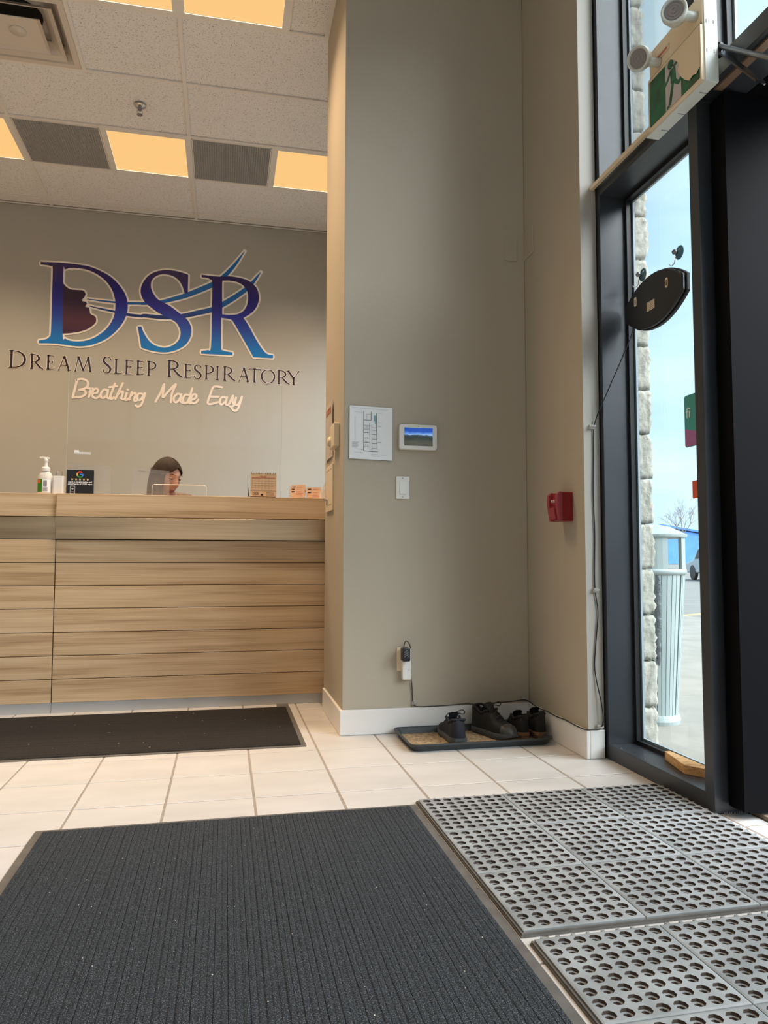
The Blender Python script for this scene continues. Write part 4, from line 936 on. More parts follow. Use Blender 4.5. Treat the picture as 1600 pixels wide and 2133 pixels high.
for wd, ch, st in groups:
    bm = bmesh.new()
    for s in st: ribbon(bm, s, YL-.0014, .0100, th=.0012, sm=4, rnd=True)
    o = obj('script_letter', bm, M['vinyl_pink'], own=(st[0][0][0], YL, st[0][0][1]))
    tag(o, 'pale brush-script letter %s of the wall word %s' % (ch, wd), 'letter')

# ================================================================ ITEMS ON THE MIDDLE WALL
YM = 3.53
t = thing('floor_plan', 'printed floor plan in a clear sleeve, left of the tablet', 'poster', (.694, YM, 1.32))
obj('sleeve', prism(bmesh.new(), [(.583, 1.314), (.806, 1.308), (.808, 1.596), (.584, 1.601)], YM-.008, YM-.001, 'y'), M['acrylic'], t)
obj('sheet', prism(bmesh.new(), [(.588, 1.333), (.803, 1.328), (.805, 1.592), (.589, 1.597)], YM-.0065, YM-.0055, 'y'), M['paper'], t)
yp = YM-.0078; b = bmesh.new(); b2 = bmesh.new()
def ln_(bm, x0, z0, x1, z1, hw=.0007): ribbon(bm, [(x0, z0), (x1, z1)], yp, hw, th=.0005, sm=0)
U = lambda u: .588+.217*u; W_ = lambda v: 1.595-.265*v
for a in ((.33, .10, .33, .84), (.62, .12, .64, .85), (.50, .10, .50, .26), (.33, .26, .50, .26), (.33, .84, .66, .85)): ln_(b, U(a[0]), W_(a[1]), U(a[2]), W_(a[3]), .0010)
for v in (.36, .43, .50, .60, .68, .76): ln_(b, U(.33), W_(v), U(.45), W_(v))
for v in (.40, .45, .53, .61, .70, .79): ln_(b, U(.52), W_(v), U(.63), W_(v))
ln_(b, U(.46), W_(.32), U(.47), W_(.82), .0006); ln_(b, U(.51), W_(.34), U(.52), W_(.82), .0006)
for v in (.40, .50, .60, .68, .74):
    for u in (.37, .41): ln_(b, U(u), W_(v-.02), U(u+.02), W_(v), .0009)
ln_(b, U(.39), W_(.15), U(.49), W_(.15), .0005); ln_(b, U(.39), W_(.15), U(.39), W_(.25), .0005)
for v in (.12, .30, .37, .67): ln_(b2, U(.66), W_(v), U(.74), W_(v), .0008)
for k in range(6): ln_(b2, U(.06), W_(.68+k*.018), U(.22-.02*(k % 3)), W_(.68+k*.018), .0006)
for a in ((.12, .80, .33, .82), (.12, .87, .30, .87), (.5, .90, .85, .91), (.5, .93, .72, .935), (.12, .11, .30, .12), (.13, .20, .13, .66), (.05, .03, .90, .06)): ln_(b2, U(a[0]), W_(a[1]), U(a[2]), W_(a[3]), .0004)
obj('plan_lines', b, M['ink'], t, kind='stuff'); obj('plan_notes', b2, M['ink_grey'], t, kind='stuff')
b = BX(U(.565), U(.585), yp, yp+.0005, W_(.28), W_(.17)); bx(b, U(.59), U(.615), yp, yp+.0005, W_(.33), W_(.17)); obj('plan_highlight', b, M['ink_teal'], t)

t = thing('wall_tablet', 'white wall-mounted tablet panel showing a landscape under blue sky', 'tablet', (.933, YM, 1.385))
obj('housing', prism(bmesh.new(), rrect(.837, 1.030, 1.384, 1.511, .012), YM-.024, YM, 'y'), M['white_plastic'], t, bevel=.003)
m = bpy.data.materials.new('tablet_picture'); m.use_nodes = True; nt2 = m.node_tree; nb = nt2.nodes['Principled BSDF']; nb.inputs['Roughness'].default_value = .1; nb.inputs['Base Color'].default_value = (.01, .01, .01, 1)
g_ = N(nt2, 'ShaderNodeTexCoord'); sp = N(nt2, 'ShaderNodeSeparateXYZ'); nt2.links.new(g_.outputs['Generated'], sp.inputs[0])
nz_ = N(nt2, 'ShaderNodeTexNoise'); nz_.inputs['Scale'].default_value = 3.2; nz_.inputs['Detail'].default_value = 6; nt2.links.new(g_.outputs['Generated'], nz_.inputs['Vector'])
ad_ = N(nt2, 'ShaderNodeMath', operation='MULTIPLY_ADD'); ad_.inputs[1].default_value = .35; nt2.links.new(nz_.outputs['Fac'], ad_.inputs[0]); nt2.links.new(sp.outputs['Z'], ad_.inputs[2])
c_ = N(nt2, 'ShaderNodeValToRGB'); e_ = c_.color_ramp.elements; e_[0].position = 0; e_[0].color = (.03, .03, .022, 1); e_[1].position = 1.0; e_[1].color = (.01, .045, .24, 1)
for p_, q_ in ((.35, (.05, .048, .035)), (.62, (.015, .022, .02)), (.76, (.03, .05, .07)), (.80, (.16, .26, .42)), (.87, (.06, .15, .40))): z_ = e_.new(p_); z_.color = (*q_, 1)
nt2.links.new(ad_.outputs[0], c_.inputs[0]); nt2.links.new(c_.outputs[0], nb.inputs['Emission Color']); nb.inputs['Emission Strength'].default_value = 1.0
obj('screen', BX(.861, 1.007, YM-.0252, YM-.0238, 1.404, 1.494), m, t)
obj('camera_dot', LATHE([(.0005, 0), (.002, 0), (.002, .001), (.0005, .001)], (.934, YM-.0248, 1.503), 10, axis=(0, 1, 0)), M['ink'], t)

t = thing('light_switch', 'white rocker light switch on its plate below the tablet', 'light switch', (.8585, YM, 1.139))
obj('plate', prism(bmesh.new(), rrect(.8245, .892, 1.139, 1.251, .003), YM-.006, YM, 'y'), M['white_plastic'], t, bevel=.0015)
obj('rocker', prism(bmesh.new(), [(YM-.0125, 1.163), (YM-.006, 1.1625), (YM-.006, 1.2275), (YM-.0075, 1.2275)], .8425, .8745, 'x'), M['white_plastic'], t, bevel=.0008)
for z in (1.148, 1.242): obj('screw', LATHE([(.0008, 0), (.0028, 0), (.0028, .001), (.0008, .001)], (.8585, YM-.0068, z), 10, axis=(0, 1, 0)), M['grey_metal'], t)

def blank(name, label, x, y, z, face):
    t = thing(name, label, 'wall plate', (x, y, z))
    if face == 'y': obj('plate', prism(bmesh.new(), rrect(x-.035, x+.035, z-.057, z+.057, .003), y-.006, y, 'y'), M['painted_plate'], t, bevel=.0015); S = [LATHE([(.0008, 0), (.003, 0), (.003, .001), (.0008, .001)], (x, y-.007, z+q), 8, axis=(0, 1, 0)) for q in (-.042, .042)]
    else: obj('plate', prism(bmesh.new(), rrect(y-.06, y+.06, z-.075, z+.075, .003), x-.006, x, 'x'), M['painted_plate'], t, bevel=.0015); S = [LATHE([(.0008, 0), (.003, 0), (.003, .001), (.0008, .001)], (x-.007, y, z+q), 8, axis=(1, 0, 0)) for q in (-.058, .058)]
    for s in S: obj('screw', s, M['painted_plate'], t)
blank('blank_wall_plate', 'blank wall-coloured plate high on the middle wall, left of the corner', 1.441, YM, 2.458, 'y')
blank('blank_wall_plate', 'blank wall-coloured plate high on the right wall beside the corner', 1.52, 3.472, 2.482, 'x')
# pier side
XP = .56
t = thing('wall_notice', 'curled paper notice on the side face of the pier', 'paper', (XP, 4.0, 1.4))
b = bmesh.new(); rows = []
for k in range(9):
    u = k/8; yy = 4.145-.27*u; xx = XP-.003-.010*math.sin(u*math.pi)*.6
    rows.append([b.verts.new((xx, yy, 1.392+.0*u)), b.verts.new((xx-.004*u, yy, 1.706-.012*u))])
for a, c in zip(rows, rows[1:]): b.faces.new((a[0], c[0], c[1], a[1]))
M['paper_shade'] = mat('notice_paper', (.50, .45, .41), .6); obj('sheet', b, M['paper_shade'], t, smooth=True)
b = bmesh.new()
for k in range(3): bx(b, XP-.0125, XP-.0115, 3.91, 4.10, 1.640+k*.012, 1.645+k*.012)
obj('printed_heading', b, M['ink_red'], t)
t = thing('thermostat', 'cream thermostat box over the paper notice on the pier side', 'thermostat', (XP, 3.72, 1.42))
obj('housing', prism(bmesh.new(), rrect(3.655, 3.815, 1.415, 1.535, .008), XP-.030, XP, 'x'), M['cream_plastic'], t, bevel=.004)
obj('dial', LATHE([(.001, -.012), (.022, -.012), (.026, -.002), (.026, 0), (.001, 0)], (XP-.030, 3.79, 1.455), 20, axis=(1, 0, 0), caps=False), M['cream_plastic'], t, smooth=True)
t = thing('lever_switch', 'tall cream switch plate with a metal toggle on the pier side', 'switch', (XP, 3.97, 1.1))
obj('plate', prism(bmesh.new(), rrect(3.845, 4.105, 1.100, 1.352, .004), XP-.010, XP, 'x'), M['cream_plastic'], t, bevel=.002)
b = bmesh.new()
for z in (1.135, 1.325): bx(b, XP-.0106, XP-.010, 3.875, 4.075, z, z+.002)
obj('engraved_line', b, M['ink_grey'], t)
obj('toggle', TUBE([(XP-.010, 4.03, 1.165), (XP-.034, 4.03, 1.172)], .0045, 8), M['grey_metal'], t); obj('toggle_stem', TUBE([(XP-.012, 4.03, 1.168), (XP-.014, 4.03, 1.140)], .003, 8), M['grey_metal'], t)

# outlet + adapter + power strip
t = thing('wall_outlet', 'cream outlet plate low on the middle wall behind the adapter', 'outlet', (.861, YM, .30))
obj('plate', prism(bmesh.new(), rrect(.828, .896, .296, .410, .003), YM-.006, YM, 'y'), M['cream_plastic'], t, bevel=.0015)
t = thing('plug_extender', 'white plug-in timer block hanging from the low wall outlet', 'plug-in block', (.869, YM, .25))
obj('body', prism(bmesh.new(), rrect(.849, .891, .258, .406, .003), YM-.040, YM-.006, 'y'), M['white_plastic'], t, bevel=.002)
b = bmesh.new()
for k in range(9): bx(b, .853, .876, YM-.0406, YM-.040, .272+k*.009, .2735+k*.009)
obj('rib', b, M['paper'], t, kind='stuff'); obj('button', LATHE([(.0005, -.002), (.0045, -.002), (.005, 0), (.0005, 0)], (.880, YM-.040, .305), 14, axis=(0, 1, 0), caps=False), M['milky'], t)
t = thing('power_adapter', 'black power adapter plugged into the white block on the wall', 'adapter', (.857, YM, .35))
obj('body', prism(bmesh.new(), rrect(.838, .876, .352, .415, .006), YM-.088, YM-.040, 'y'), M['black_plastic'], t, bevel=.004)
b = bmesh.new()
for k in range(3): ribbon(b, [(.846, .374+k*.010), (.857, .384+k*.010), (.868, .374+k*.010)], YM-.0886, .0016, th=.0006, sm=0)
obj('chevron', b, M['grey_metal'], t)
# cord to the lit sign
wp = [(.848, 3.462, .412), (.852, 3.47, .432), (.866, 3.49, .444), (.884, 3.50, .430), (.890, 3.50, .405), (.884, 3.50, .37), (.893, 3.50, .34), (.889, 3.505, .315), (.896, 3.515, .27), (.904, 3.522, .215), (.906, 3.524, .17), (.912, 3.518, .132),
 (.93, 3.510, .124), (1.0, 3.509, .123), (1.10, 3.508, .125), (1.17, 3.509, .128), (1.24, 3.508, .124), (1.33, 3.508, .127), (1.42, 3.506, .131), (1.475, 3.504, .136), (1.498, 3.490, .132), (1.501, 3.44, .124), (1.500, 3.36, .121), (1.501, 3.28, .124), (1.500, 3.18, .121), (1.501, 3.08, .124), (1.500, 2.98, .121), (1.503, 2.902, .122),
 (1.530, 2.893, .123), (1.565, 2.893, .126), (1.578, 2.890, .16), (1.570, 2.892, .24), (1.556, 2.900, .32), (1.549, 2.903, .38), (1.552, 2.903, .44), (1.563, 2.902, .55), (1.568, 2.902, .62), (1.557, 2.902, .708), (1.556, 2.903, .80), (1.560, 2.903, .95), (1.556, 2.903, 1.12), (1.560, 2.903, 1.28), (1.562, 2.902, 1.40), (1.572, 2.895, 1.455), (1.585, 2.880, 1.50), (1.63, 2.84, 1.63), (1.665, 2.79, 1.75), (1.688, 2.765, 1.830), (1.690, 2.750, 1.850)]
tag(obj('cable', TUBE(wp, .0024, 6, smooth=4), M['black_plastic'], own=(.848, 3.462, .412), smooth=True), 'thin black cord running from the adapter along the baseboard up to the oval sign', 'cord')
M['clip'] = mat('clear_clip', (.55, .53, .50), .2, alpha=.6)
for k, (c, l) in enumerate((((.915, 3.521, .137), 'clear cord clip on the baseboard below the wall outlet'), ((1.484, 3.515, .143), 'clear cord clip in the alcove corner'), ((1.566, 2.897, .131), 'clear cord clip at the foot of the window frame'), ((1.558, 2.897, .708), 'clear cord clip halfway up beside the window frame'), ((1.553, 2.897, 1.416), 'clear cord clip high beside the window frame, where the cord leaves for the sign'))):
    t = thing('cord_clip', l, 'cord clip', c); x, y, z = c
    obj('base', BX(x-.012, x+.012, y-.002, y+.010, z-.010, z+.010), M['clip'], t, bevel=.002); obj('hook', TUBE([(x-.014, y-.004, z-.004), (x-.006, y-.012, z), (x+.008, y-.012, z+.002), (x+.012, y-.004, z+.004)], .003, 6, smooth=3), M['clip'], t)
# fire pull station
t = thing('fire_alarm_pull', 'dark red fire alarm pull station on the right alcove wall', 'fire alarm', (1.52, 3.08, 1.01))
obj('back_box', BX(1.468, 1.52, 3.022, 3.125, 1.012, 1.142), M['red'], t, bevel=.003)
cov = [(1.468, 1.012), (1.468, 1.142), (1.455, 1.144), (1.443, 1.130), (1.441, 1.09), (1.447, 1.05), (1.453, 1.014)]
b = bmesh.new(); prism(b, cov, 3.020, 3.040, 'y') ; prism(b, cov, 3.105, 3.127, 'y'); obj('cheek', b, M['red_light'], t, bevel=.002)
obj('face_plate', prism(bmesh.new(), [(1.468, 1.014), (1.468, 1.140), (1.458, 1.138), (1.450, 1.10), (1.456, 1.016)], 3.040, 3.105, 'y'), M['red'], t)
obj('pull_handle', prism(bmesh.new(), [(1.456, 1.022), (1.449, 1.075), (1.438, 1.072), (1.446, 1.022)], 3.048, 3.098, 'y'), M['red_light'], t, bevel=.002)
obj('lettering', text_bm('PULL', .018, Matrix.Translation((1.4495, 3.096, 1.098)) @ Matrix.Rotation(R(-90), 4, 'Z') @ Matrix.Rotation(R(90), 4, 'X')), M['paper'], t)

# ================================================================ EXIT SIGN
x0e, x1e, ya, yb, za, zb = 1.500, 1.552, 2.026, 2.332, 2.405, 2.705
t = thing('exit_sign', 'cream exit sign box with green running-figure panel and two lamp heads', 'exit sign', (1.54, 2.17, 2.405))
obj('housing', BX(x0e+.004, x1e, ya, yb, za, zb), [M['fixture']], t, bevel=.004)
hs = obj('side_cover', BX(x0e+.010, x1e+.006, ya-.003, ya+.003, za-.002, zb+.05), M['fixture_side'], t)
obj('bottom_cover', BX(x0e+.006, x1e+.004, ya, yb+.03, za-.004, za+.001), M['fixture_side'], t)
obj('mounting_bracket', BX(1.545, 1.597, 2.10, 2.24, 2.47, 2.56), M['fixture_side'], t)
b = bmesh.new()
for z in (2.50, 2.60): 
    for x in (1.515, 1.542): bx(b, x, x+.003, ya-.0036, ya-.003, z, z+.012)
for y in (2.08, 2.20, 2.30):
    bx(b, 1.528, 1.556, y, y+.004, za-.0046, za-.004)
obj('knockout', b, M['ink_grey'], t)
def face_poly(pts, x, th=.001): return prism(bmesh.new(), pts, x-th, x, 'x')
zsp = 2.600
obj('seam', BX(x0e+.0005, x0e+.0045, ya+.002, yb-.002, zsp-.001, zsp+.0015), M['ink'], t)
b = bmesh.new()
for a in ((ya+.001, yb-.001, za+.001, za+.010), (ya+.001, yb-.001, zsp-.012, zsp-.004), (ya+.001, ya+.008, za+.010, zsp-.012), (yb-.006, yb-.001, za+.010, zsp-.012)): bx(b, x0e-.003, x0e+.006, *a)
obj('bezel', b, M['fixture'], t)
obj('legend_panel', face_poly([(ya+.006, za+.008), (yb-.004, za+.008), (yb-.004, zsp-.008), (ya+.006, zsp-.008)], x0e+.004, .004), M['green'], t)
# pictogram, seen from inside: +y is left in the picture
def Q(u, v): return (yb-.004-(yb-ya-.010)*u, za+.008+(zsp-za-.016)*v)
obj('pictogram_ground', face_poly([Q(.35, .04), Q(.66, .22), Q(.66, .50), Q(.62, .98), Q(.33, .94), Q(.33, .5)][::-1] and [Q(.34, .03), Q(.64, .03), Q(.64, .97), Q(.34, .97)], x0e-.0001, .001), M['pale_sign'], t)
b = bmesh.new()
def lim(pts, hw):
    v0 = len(b.verts); tube(b, [(x0e-.0006, *Q(*p)) for p in pts], hw, 10); b.verts.ensure_lookup_table()
    for v in b.verts[v0:]: v.co.x = x0e-.0006+(v.co.x-x0e+.0006)*.14
prism(b, circ(*Q(.455, .875), .0155, 16), x0e-.0034, x0e-.0012, 'x')
lim([(.49, .76), (.50, .50)], .0165); lim([(.46, .76), (.39, .62), (.33, .56)], .0078); lim([(.50, .78), (.57, .80), (.63, .90)], .0078)
lim([(.49, .50), (.46, .30), (.42, .08)], .0095); lim([(.42, .08), (.36, .07)], .0070); lim([(.51, .50), (.60, .36), (.70, .50)], .0095)
obj('running_figure', b, M['green'], t)
obj('taped_cover', prism(bmesh.new(), [Q(.99, .99), Q(.99, .24), Q(.93, .16), Q(.87, .20), Q(.80, .17), Q(.72, .28), Q(.66, .40), Q(.60, .58), Q(.63, .70), Q(.56, .84), Q(.45, .99)], x0e-.0045, x0e-.0025, 'x'), M['fixture'], t)
obj('maker_plate', BX(x0e+.0005, x0e+.004, 2.205, 2.292, 2.638, 2.660), M['cream_plastic'], t, bevel=.001)
obj('maker_line', BX(x0e-.0002, x0e+.0005, 2.215, 2.282, 2.645, 2.653), M['ink_red'], t)
def lamp_head(y, z, d, xo):
    d = Vector(d).normalized(); c = Vector((xo, y, z))
    h = obj('lamp_head', LATHE([(.016, -.050), (.030, -.038), (.036, -.006), (.042, -.004), (.042, .018), (.036, .020), (.033, .014), (.001, .013)], c, 28, axis=d, caps=False), M['fixture_side'], t, smooth=False, bevel=.0015)
    b = bmesh.new()
    for r_ in (.010, .020, .029): lathe(b, [(r_-.003, .0125), (r_-.003, .016), (r_, .016), (r_, .0125)], c, 24, axis=d, caps=False)
    obj('lens_ring', b, M['led'], h)
    obj('lens', LATHE([(.001, .0138), (.032, .0142), (.032, .0120), (.001, .012)], c, 24, axis=d, caps=False), M['led'], h)
    obj('neck', TUBE([c-d*.03, Vector((1.470, y-.01, z-.014)), Vector((1.505, y-.02, z-.018))], .015, 14), M['fixture_side'], t, smooth=True)
lamp_head(2.285, 2.645, (-.75, -.45, -.35), 1.437)
lamp_head(2.075, 2.66, (-.62, -.72, -.10), 1.437)
# raceway
t = thing('cable_raceway', 'slim cream cable raceway from the wall corner to the exit sign', 'raceway', (1.575, 2.62, 2.49))
obj('cover', BX(1.566, 1.584, 2.33, 2.955, 2.484, 2.502), M['fixture'], t, bevel=.002); obj('end_cap', BX(1.564, 1.586, 2.950, 2.962, 2.482, 2.504), M['fixture'], t, bevel=.003)

# ================================================================ OVAL SIGN (seen from behind)
XO = 1.693; oy, oz, ra, rb = 2.636, 1.900, .205, .108
t = thing('oval_sign', 'black oval window sign hanging on the glass, seen from the back', 'sign', (XO, oy, oz))
def oval(kx, kz, n=18):
    o_ = []
    for s in (1, -1):
        for k in range(n+1):
            u = s*(1-2*k/n); o_.append((oy+ra*kx*u, oz+s*rb*kz*(.30+.70*(1-abs(u)**2.1))))
    return o_
obj('back_shell', prism(bmesh.new(), oval(1, 1), XO-.006, XO+.010, 'x'), M['black_plastic'], t, bevel=.005, seg=3)
obj('rim', prism(bmesh.new(), oval(1.03, 1.05), XO+.010, XO+.026, 'x'), M['gasket'], t, bevel=.003)
for (y_, l_) in ((2.755, 0), (2.53, 0)):
    hs_ = obj('hanger_slot', prism(bmesh.new(), rrect(y_-.009, y_+.009, oz+.012, oz+.052, .008), XO-.0075, XO-.006, 'x'), M['cream_plastic'], t)
    obj('keyhole', prism(bmesh.new(), [(y_-.003, oz+.020), (y_+.003, oz+.020), (y_+.002, oz+.042), (y_-.002, oz+.042)], XO-.0082, XO-.0075, 'x'), M['ink'], hs_)
obj('rating_label', prism(bmesh.new(), [(2.615, oz-.040), (2.670, oz-.040), (2.670, oz-.003), (2.615, oz-.003)], XO-.0075, XO-.006, 'x'), M['cream_plastic'], t)
b = bmesh.new()
for k in range(5): bx(b, XO-.0080, XO-.0075, 2.622, 2.664, oz-.036+k*.007, oz-.034+k*.007)
obj('small_print', b, M['ink_grey'], t, kind='stuff')
M['cup_blue'] = mat('blue_green_suction_rubber', (.05, .20, .26), .15, alpha=.85)
for (y_, z_, l_) in ((2.775, 2.062, 'left blue-green suction cup hook above the oval sign'), (2.515, 2.052, 'right blue-green suction cup hook above the oval sign, nearer the mullion')):
    s = thing('suction_hook', l_, 'suction hook', (1.735, y_, z_))
    obj('cup', LATHE([(.001, -.010), (.010, -.009), (.026, -.002), (.028, .0), (.001, .0)], (XG-.001, y_, z_), 24, axis=(1, 0, 0), caps=False), M['cup_blue'], s, smooth=True)
    obj('knob', LATHE([(.004, -.032), (.010, -.026), (.010, -.018), (.005, -.012), (.006, -.008)], (XG-.001, y_, z_), 14, axis=(1, 0, 0)), M['grey_metal'], s, smooth=True)
    obj('hook', TUBE([(1.722, y_, z_-.008), (1.716, y_, z_-.030), (1.712, y_, z_-.048), (1.700, y_+.002, z_-.058), (1.690, y_+.003, z_-.050)], .0018, 6, smooth=4), M['chrome'], s)
# decals on the glass
t = thing('door_decal', 'teal and purple rounded decal on the window glass beside the mullion', 'decal', (XG, 2.42, 1.37))
M['teal'] = mat('teal_decal', (.07, .38, .36), .5); M['purple'] = mat('purple_decal', (.42, .17, .40), .5)
yd0, yd1 = 2.33, 2.508
obj('sheet', prism(bmesh.new(), rrect(yd0, yd1, 1.272, 1.474, .012), XG-.0016, XG-.0006, 'x'), M['teal'], t)
obj('purple_corner', prism(bmesh.new(), [(yd0, 1.275), (yd1-.010, 1.275), (yd1-.001, 1.285), (yd1-.001, 1.345), (yd0+.10, 1.325), (yd0, 1.31)], XG-.0022, XG-.0016, 'x'), M['purple'], t)
obj('lettering', text_bm('fi', .06, Matrix.Translation((XG-.0026, 2.497, 1.385)) @ Matrix.Rotation(R(-90), 4, 'Z') @ Matrix.Rotation(R(90), 4, 'X')), M['paper'], t)
M['orange'] = mat('orange_red_decal', (.80, .12, .05), .5)
tag(obj('small_decal', prism(bmesh.new(), rrect(2.40, 2.470, 1.072, 1.140, .004), XG-.0016, XG-.0006, 'x'), M['orange'], own=None), 'orange-red square decal on the glass below the teal one', 'decal')
# wood offcut
t = thing('wood_offcut', 'cut pine wedge lying on the black window sill', 'wood block', (1.69, 2.45, .061))
pts = [(1.668, 2.600), (1.652, 2.505), (1.640, 2.435), (1.700, 2.330), (1.716, 2.330), (1.716, 2.600)]
bm = prism(bmesh.new(), [(1.715, 2.62), (1.690, 2.62), (1.648, 2.432), (1.690, 2.372), (1.716, 2.372)], .0612, .094, 'z')
obj('block', bm, M['osb'], t, bevel=.0015)
b = bmesh.new()
for k in range(40):
    y = random.uniform(2.3, 2.87); x = random.uniform(1.605, 1.71); bx(b, x, x+.0015, y, y+.0015, .061, .0622)
tag(obj('dust_specks', b, M['grit'], kind='stuff'), 'pale dust specks on the black window sill', 'dust')
# ================================================================ MATS
def ribbed_mat(label, x0, x1, y0, y1, axis, pitch, m, group=None, border=.024, h=.007):
    t = thing('carpet_mat', label, 'floor mat', ((x0+x1)/2, (y0+y1)/2, 0))
    b = bmesh.new(); o, i = border, .0045
    prism(b, rrect(x0, x1, y0, y1, .006, 2), 0.0002, .0022, 'z')
    obj('border', b, M['rubber_edge'], t)
    # ribbed pile: raised cords with narrow grooves
    b = bmesh.new(); a0, a1 = (x0+o, x1-o) if axis == 'y' else (y0+o, y1-o); c0, c1 = (y0+o, y1-o) if axis == 'y' else (x0+o, x1-o)
    prof = [(a0, .0022)]; u = a0; k = 0
    while u < a1-pitch:
        wob = random.uniform(-.0006, .0006)
        gw = pitch*.14 if k % 3 else pitch*.26
        prof += [(u+gw+wob, h-.0002), (u+pitch*.58, h+random.uniform(-.0004, .0006)), (u+pitch*.98, h-.0004), (u+pitch, h-.0014 if (k*7 % 5) < 3 else h-.0026)]
        u += pitch; k += 1
    prof += [(a1, .0022)]
    nseg = 24; rows = []
    for j in range(nseg+1):
        c = c0+(c1-c0)*j/nseg
        rows.append([b.verts.new((p[0], c, p[1]) if axis == 'y' else (c, p[0], p[1])) for p in prof])
    for r_, s_ in zip(rows, rows[1:]):
        for q in range(len(prof)-1): b.faces.new((r_[q], r_[q+1], s_[q+1], s_[q]))
    obj('pile', b, m, t)
    return t
ribbed_mat('big charcoal ribbed entrance mat filling the lower left of the photo', -.558, .652, .35, 2.492, 'y', .0138, M['carpet'])
tb = ribbed_mat('long brown-black runner mat lying in front of the counter', -3.2, .372, 3.352, 4.262, 'x', .011, M['carpet2'])
# curled corner of the runner
obj('curled_corner', prism(bmesh.new(), [(4.225, .002), (4.262, .002), (4.270, .014), (4.262, .020), (4.250, .010)], .30, .366, 'x'), M['rubber_edge'], tb)
# rubber ring mats: nine panels of 8 x 8 stepped holes
def ring_panel_mesh(S=.3045, H=.0128, z0=.0006, n=8):
    bm = bmesh.new(); p = (S-.012)/n; q = S/2; r1, r2, zs = .0141, .0074, .0065; K = 8
    off = .006
    def ring(cx, cy, r, z, k=K, sq=0):
        o = []
        for i in range(k):
            a = 2*math.pi*(i+.5)/k
            o.append(bm.verts.new((cx+r*math.cos(a), cy+r*math.sin(a), z)))
        return o
    for i in range(n):
        for j in range(n):
            cx, cy = -q+off+(i+.5)*p, -q+off+(j+.5)*p; hp = p/2
            sq = []
            for k in range(K):
                a = 2*math.pi*(k+.5)/K; c, s = math.cos(a), math.sin(a); f = hp/max(abs(c), abs(s)); sq.append((cx+c*f, cy+s*f))
            # corner points
            cor = {1: None}
            sv = [bm.verts.new((x, y, H)) for x, y in sq]
            A = ring(cx, cy, r1, H); B = ring(cx, cy, r1-.0006, zs); D = ring(cx, cy, r2+.001, zs-.0004); E_ = ring(cx, cy, r2, z0)
            for k in range(K):
                l = (k+1) % K
                x0_, y0_ = sq[k]; x1_, y1_ = sq[l]
                if abs(abs(x0_-cx)-hp) < 1e-6 and abs(abs(y1_-cy)-hp) < 1e-6 and abs(abs(x1_-cx)-hp) > 1e-6:
                    c_ = bm.verts.new((x0_, y1_, H)); bm.faces.new((sv[k], c_, sv[l], A[l], A[k]))
                elif abs(abs(y0_-cy)-hp) < 1e-6 and abs(abs(x1_-cx)-hp) < 1e-6 and abs(abs(x0_-cx)-hp) > 1e-6:
                    c_ = bm.verts.new((x1_, y0_, H)); bm.faces.new((sv[k], c_, sv[l], A[l], A[k]))
                else: bm.faces.new((sv[k], sv[l], A[l], A[k]))
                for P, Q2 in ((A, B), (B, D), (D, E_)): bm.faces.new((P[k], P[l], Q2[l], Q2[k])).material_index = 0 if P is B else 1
    # rim and skirt
    a, c = q-off, q-.0008
    for (s0, s1) in (((-c, -c), (c, -c)), ((c, -c), (c, c)), ((c, c), (-c, c)), ((-c, c), (-c, -c))):
        f = a/c
        v = [bm.verts.new(t_) for t_ in ((s0[0], s0[1], H-.0012), (s1[0], s1[1], H-.0012), (s1[0]*f, s1[1]*f, H), (s0[0]*f, s0[1]*f, H), (s0[0], s0[1], z0), (s1[0], s1[1], z0))]
        bm.faces.new((v[0], v[1], v[2], v[3])); bm.faces.new((v[4], v[5], v[1], v[0]))
    bmesh.ops.remove_doubles(bm, verts=bm.verts, dist=1e-5)
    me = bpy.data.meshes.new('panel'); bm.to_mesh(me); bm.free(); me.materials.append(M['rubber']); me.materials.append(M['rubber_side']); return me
PM = ring_panel_mesh()
def ring_mat(label, x0, y1):
    S = .3055; t = thing('rubber_mat', label, 'rubber mat', (x0+1.5*S, y1-1.5*S, 0))
    for i in range(3):
        for j in range(3):
            o = bpy.data.objects.new('panel', PM); C.objects.link(o); o.parent = t; o.location = ((i-1)*S, (j-1)*S, 0)
    b = bmesh.new()
    for a in ((x0-.0085, x0-.0005, y1-3*S-.008, y1), (x0, x0+3*S, y1-3*S-.0085, y1-3*S-.0005)):
        bx(b, *a, .0002, .0045); bx(b, a[0]+.003 if a[1]-a[0] < .1 else a[0], a[1], a[2]+(.003 if a[3]-a[2] < .1 else 0), a[3], .0045, .0085)
    obj('edge_strip', b, M['rubber_edge'], t, kind='stuff')
    b = bmesh.new(); p = .292/8
    for i in range(3):
        for k in range(8):
            u = i*S+.0065+(k+.5)*p
            lathe(b, [(.006, .0002), (.006, .006), (.0045, .0095), (.001, .0098)], (x0+u, y1+.0075, 0), 8, caps=False); bx(b, x0+u-.004, x0+u+.004, y1-.001, y1+.006, .0002, .005)
            lathe(b, [(.006, .0002), (.006, .006), (.0045, .0095), (.001, .0098)], (x0+3*S+.0075, y1-u, 0), 8, caps=False); bx(b, x0+3*S-.001, x0+3*S+.006, y1-u-.004, y1-u+.004, .0002, .005)
    obj('connector_stud', b, M['rubber'], t, kind='stuff')
ring_mat('grey rubber ring mat beside the open door, further one', .664, 2.507)
ring_mat('grey rubber ring mat cut by the lower right corner of the photo, nearer one', .672, 1.553)

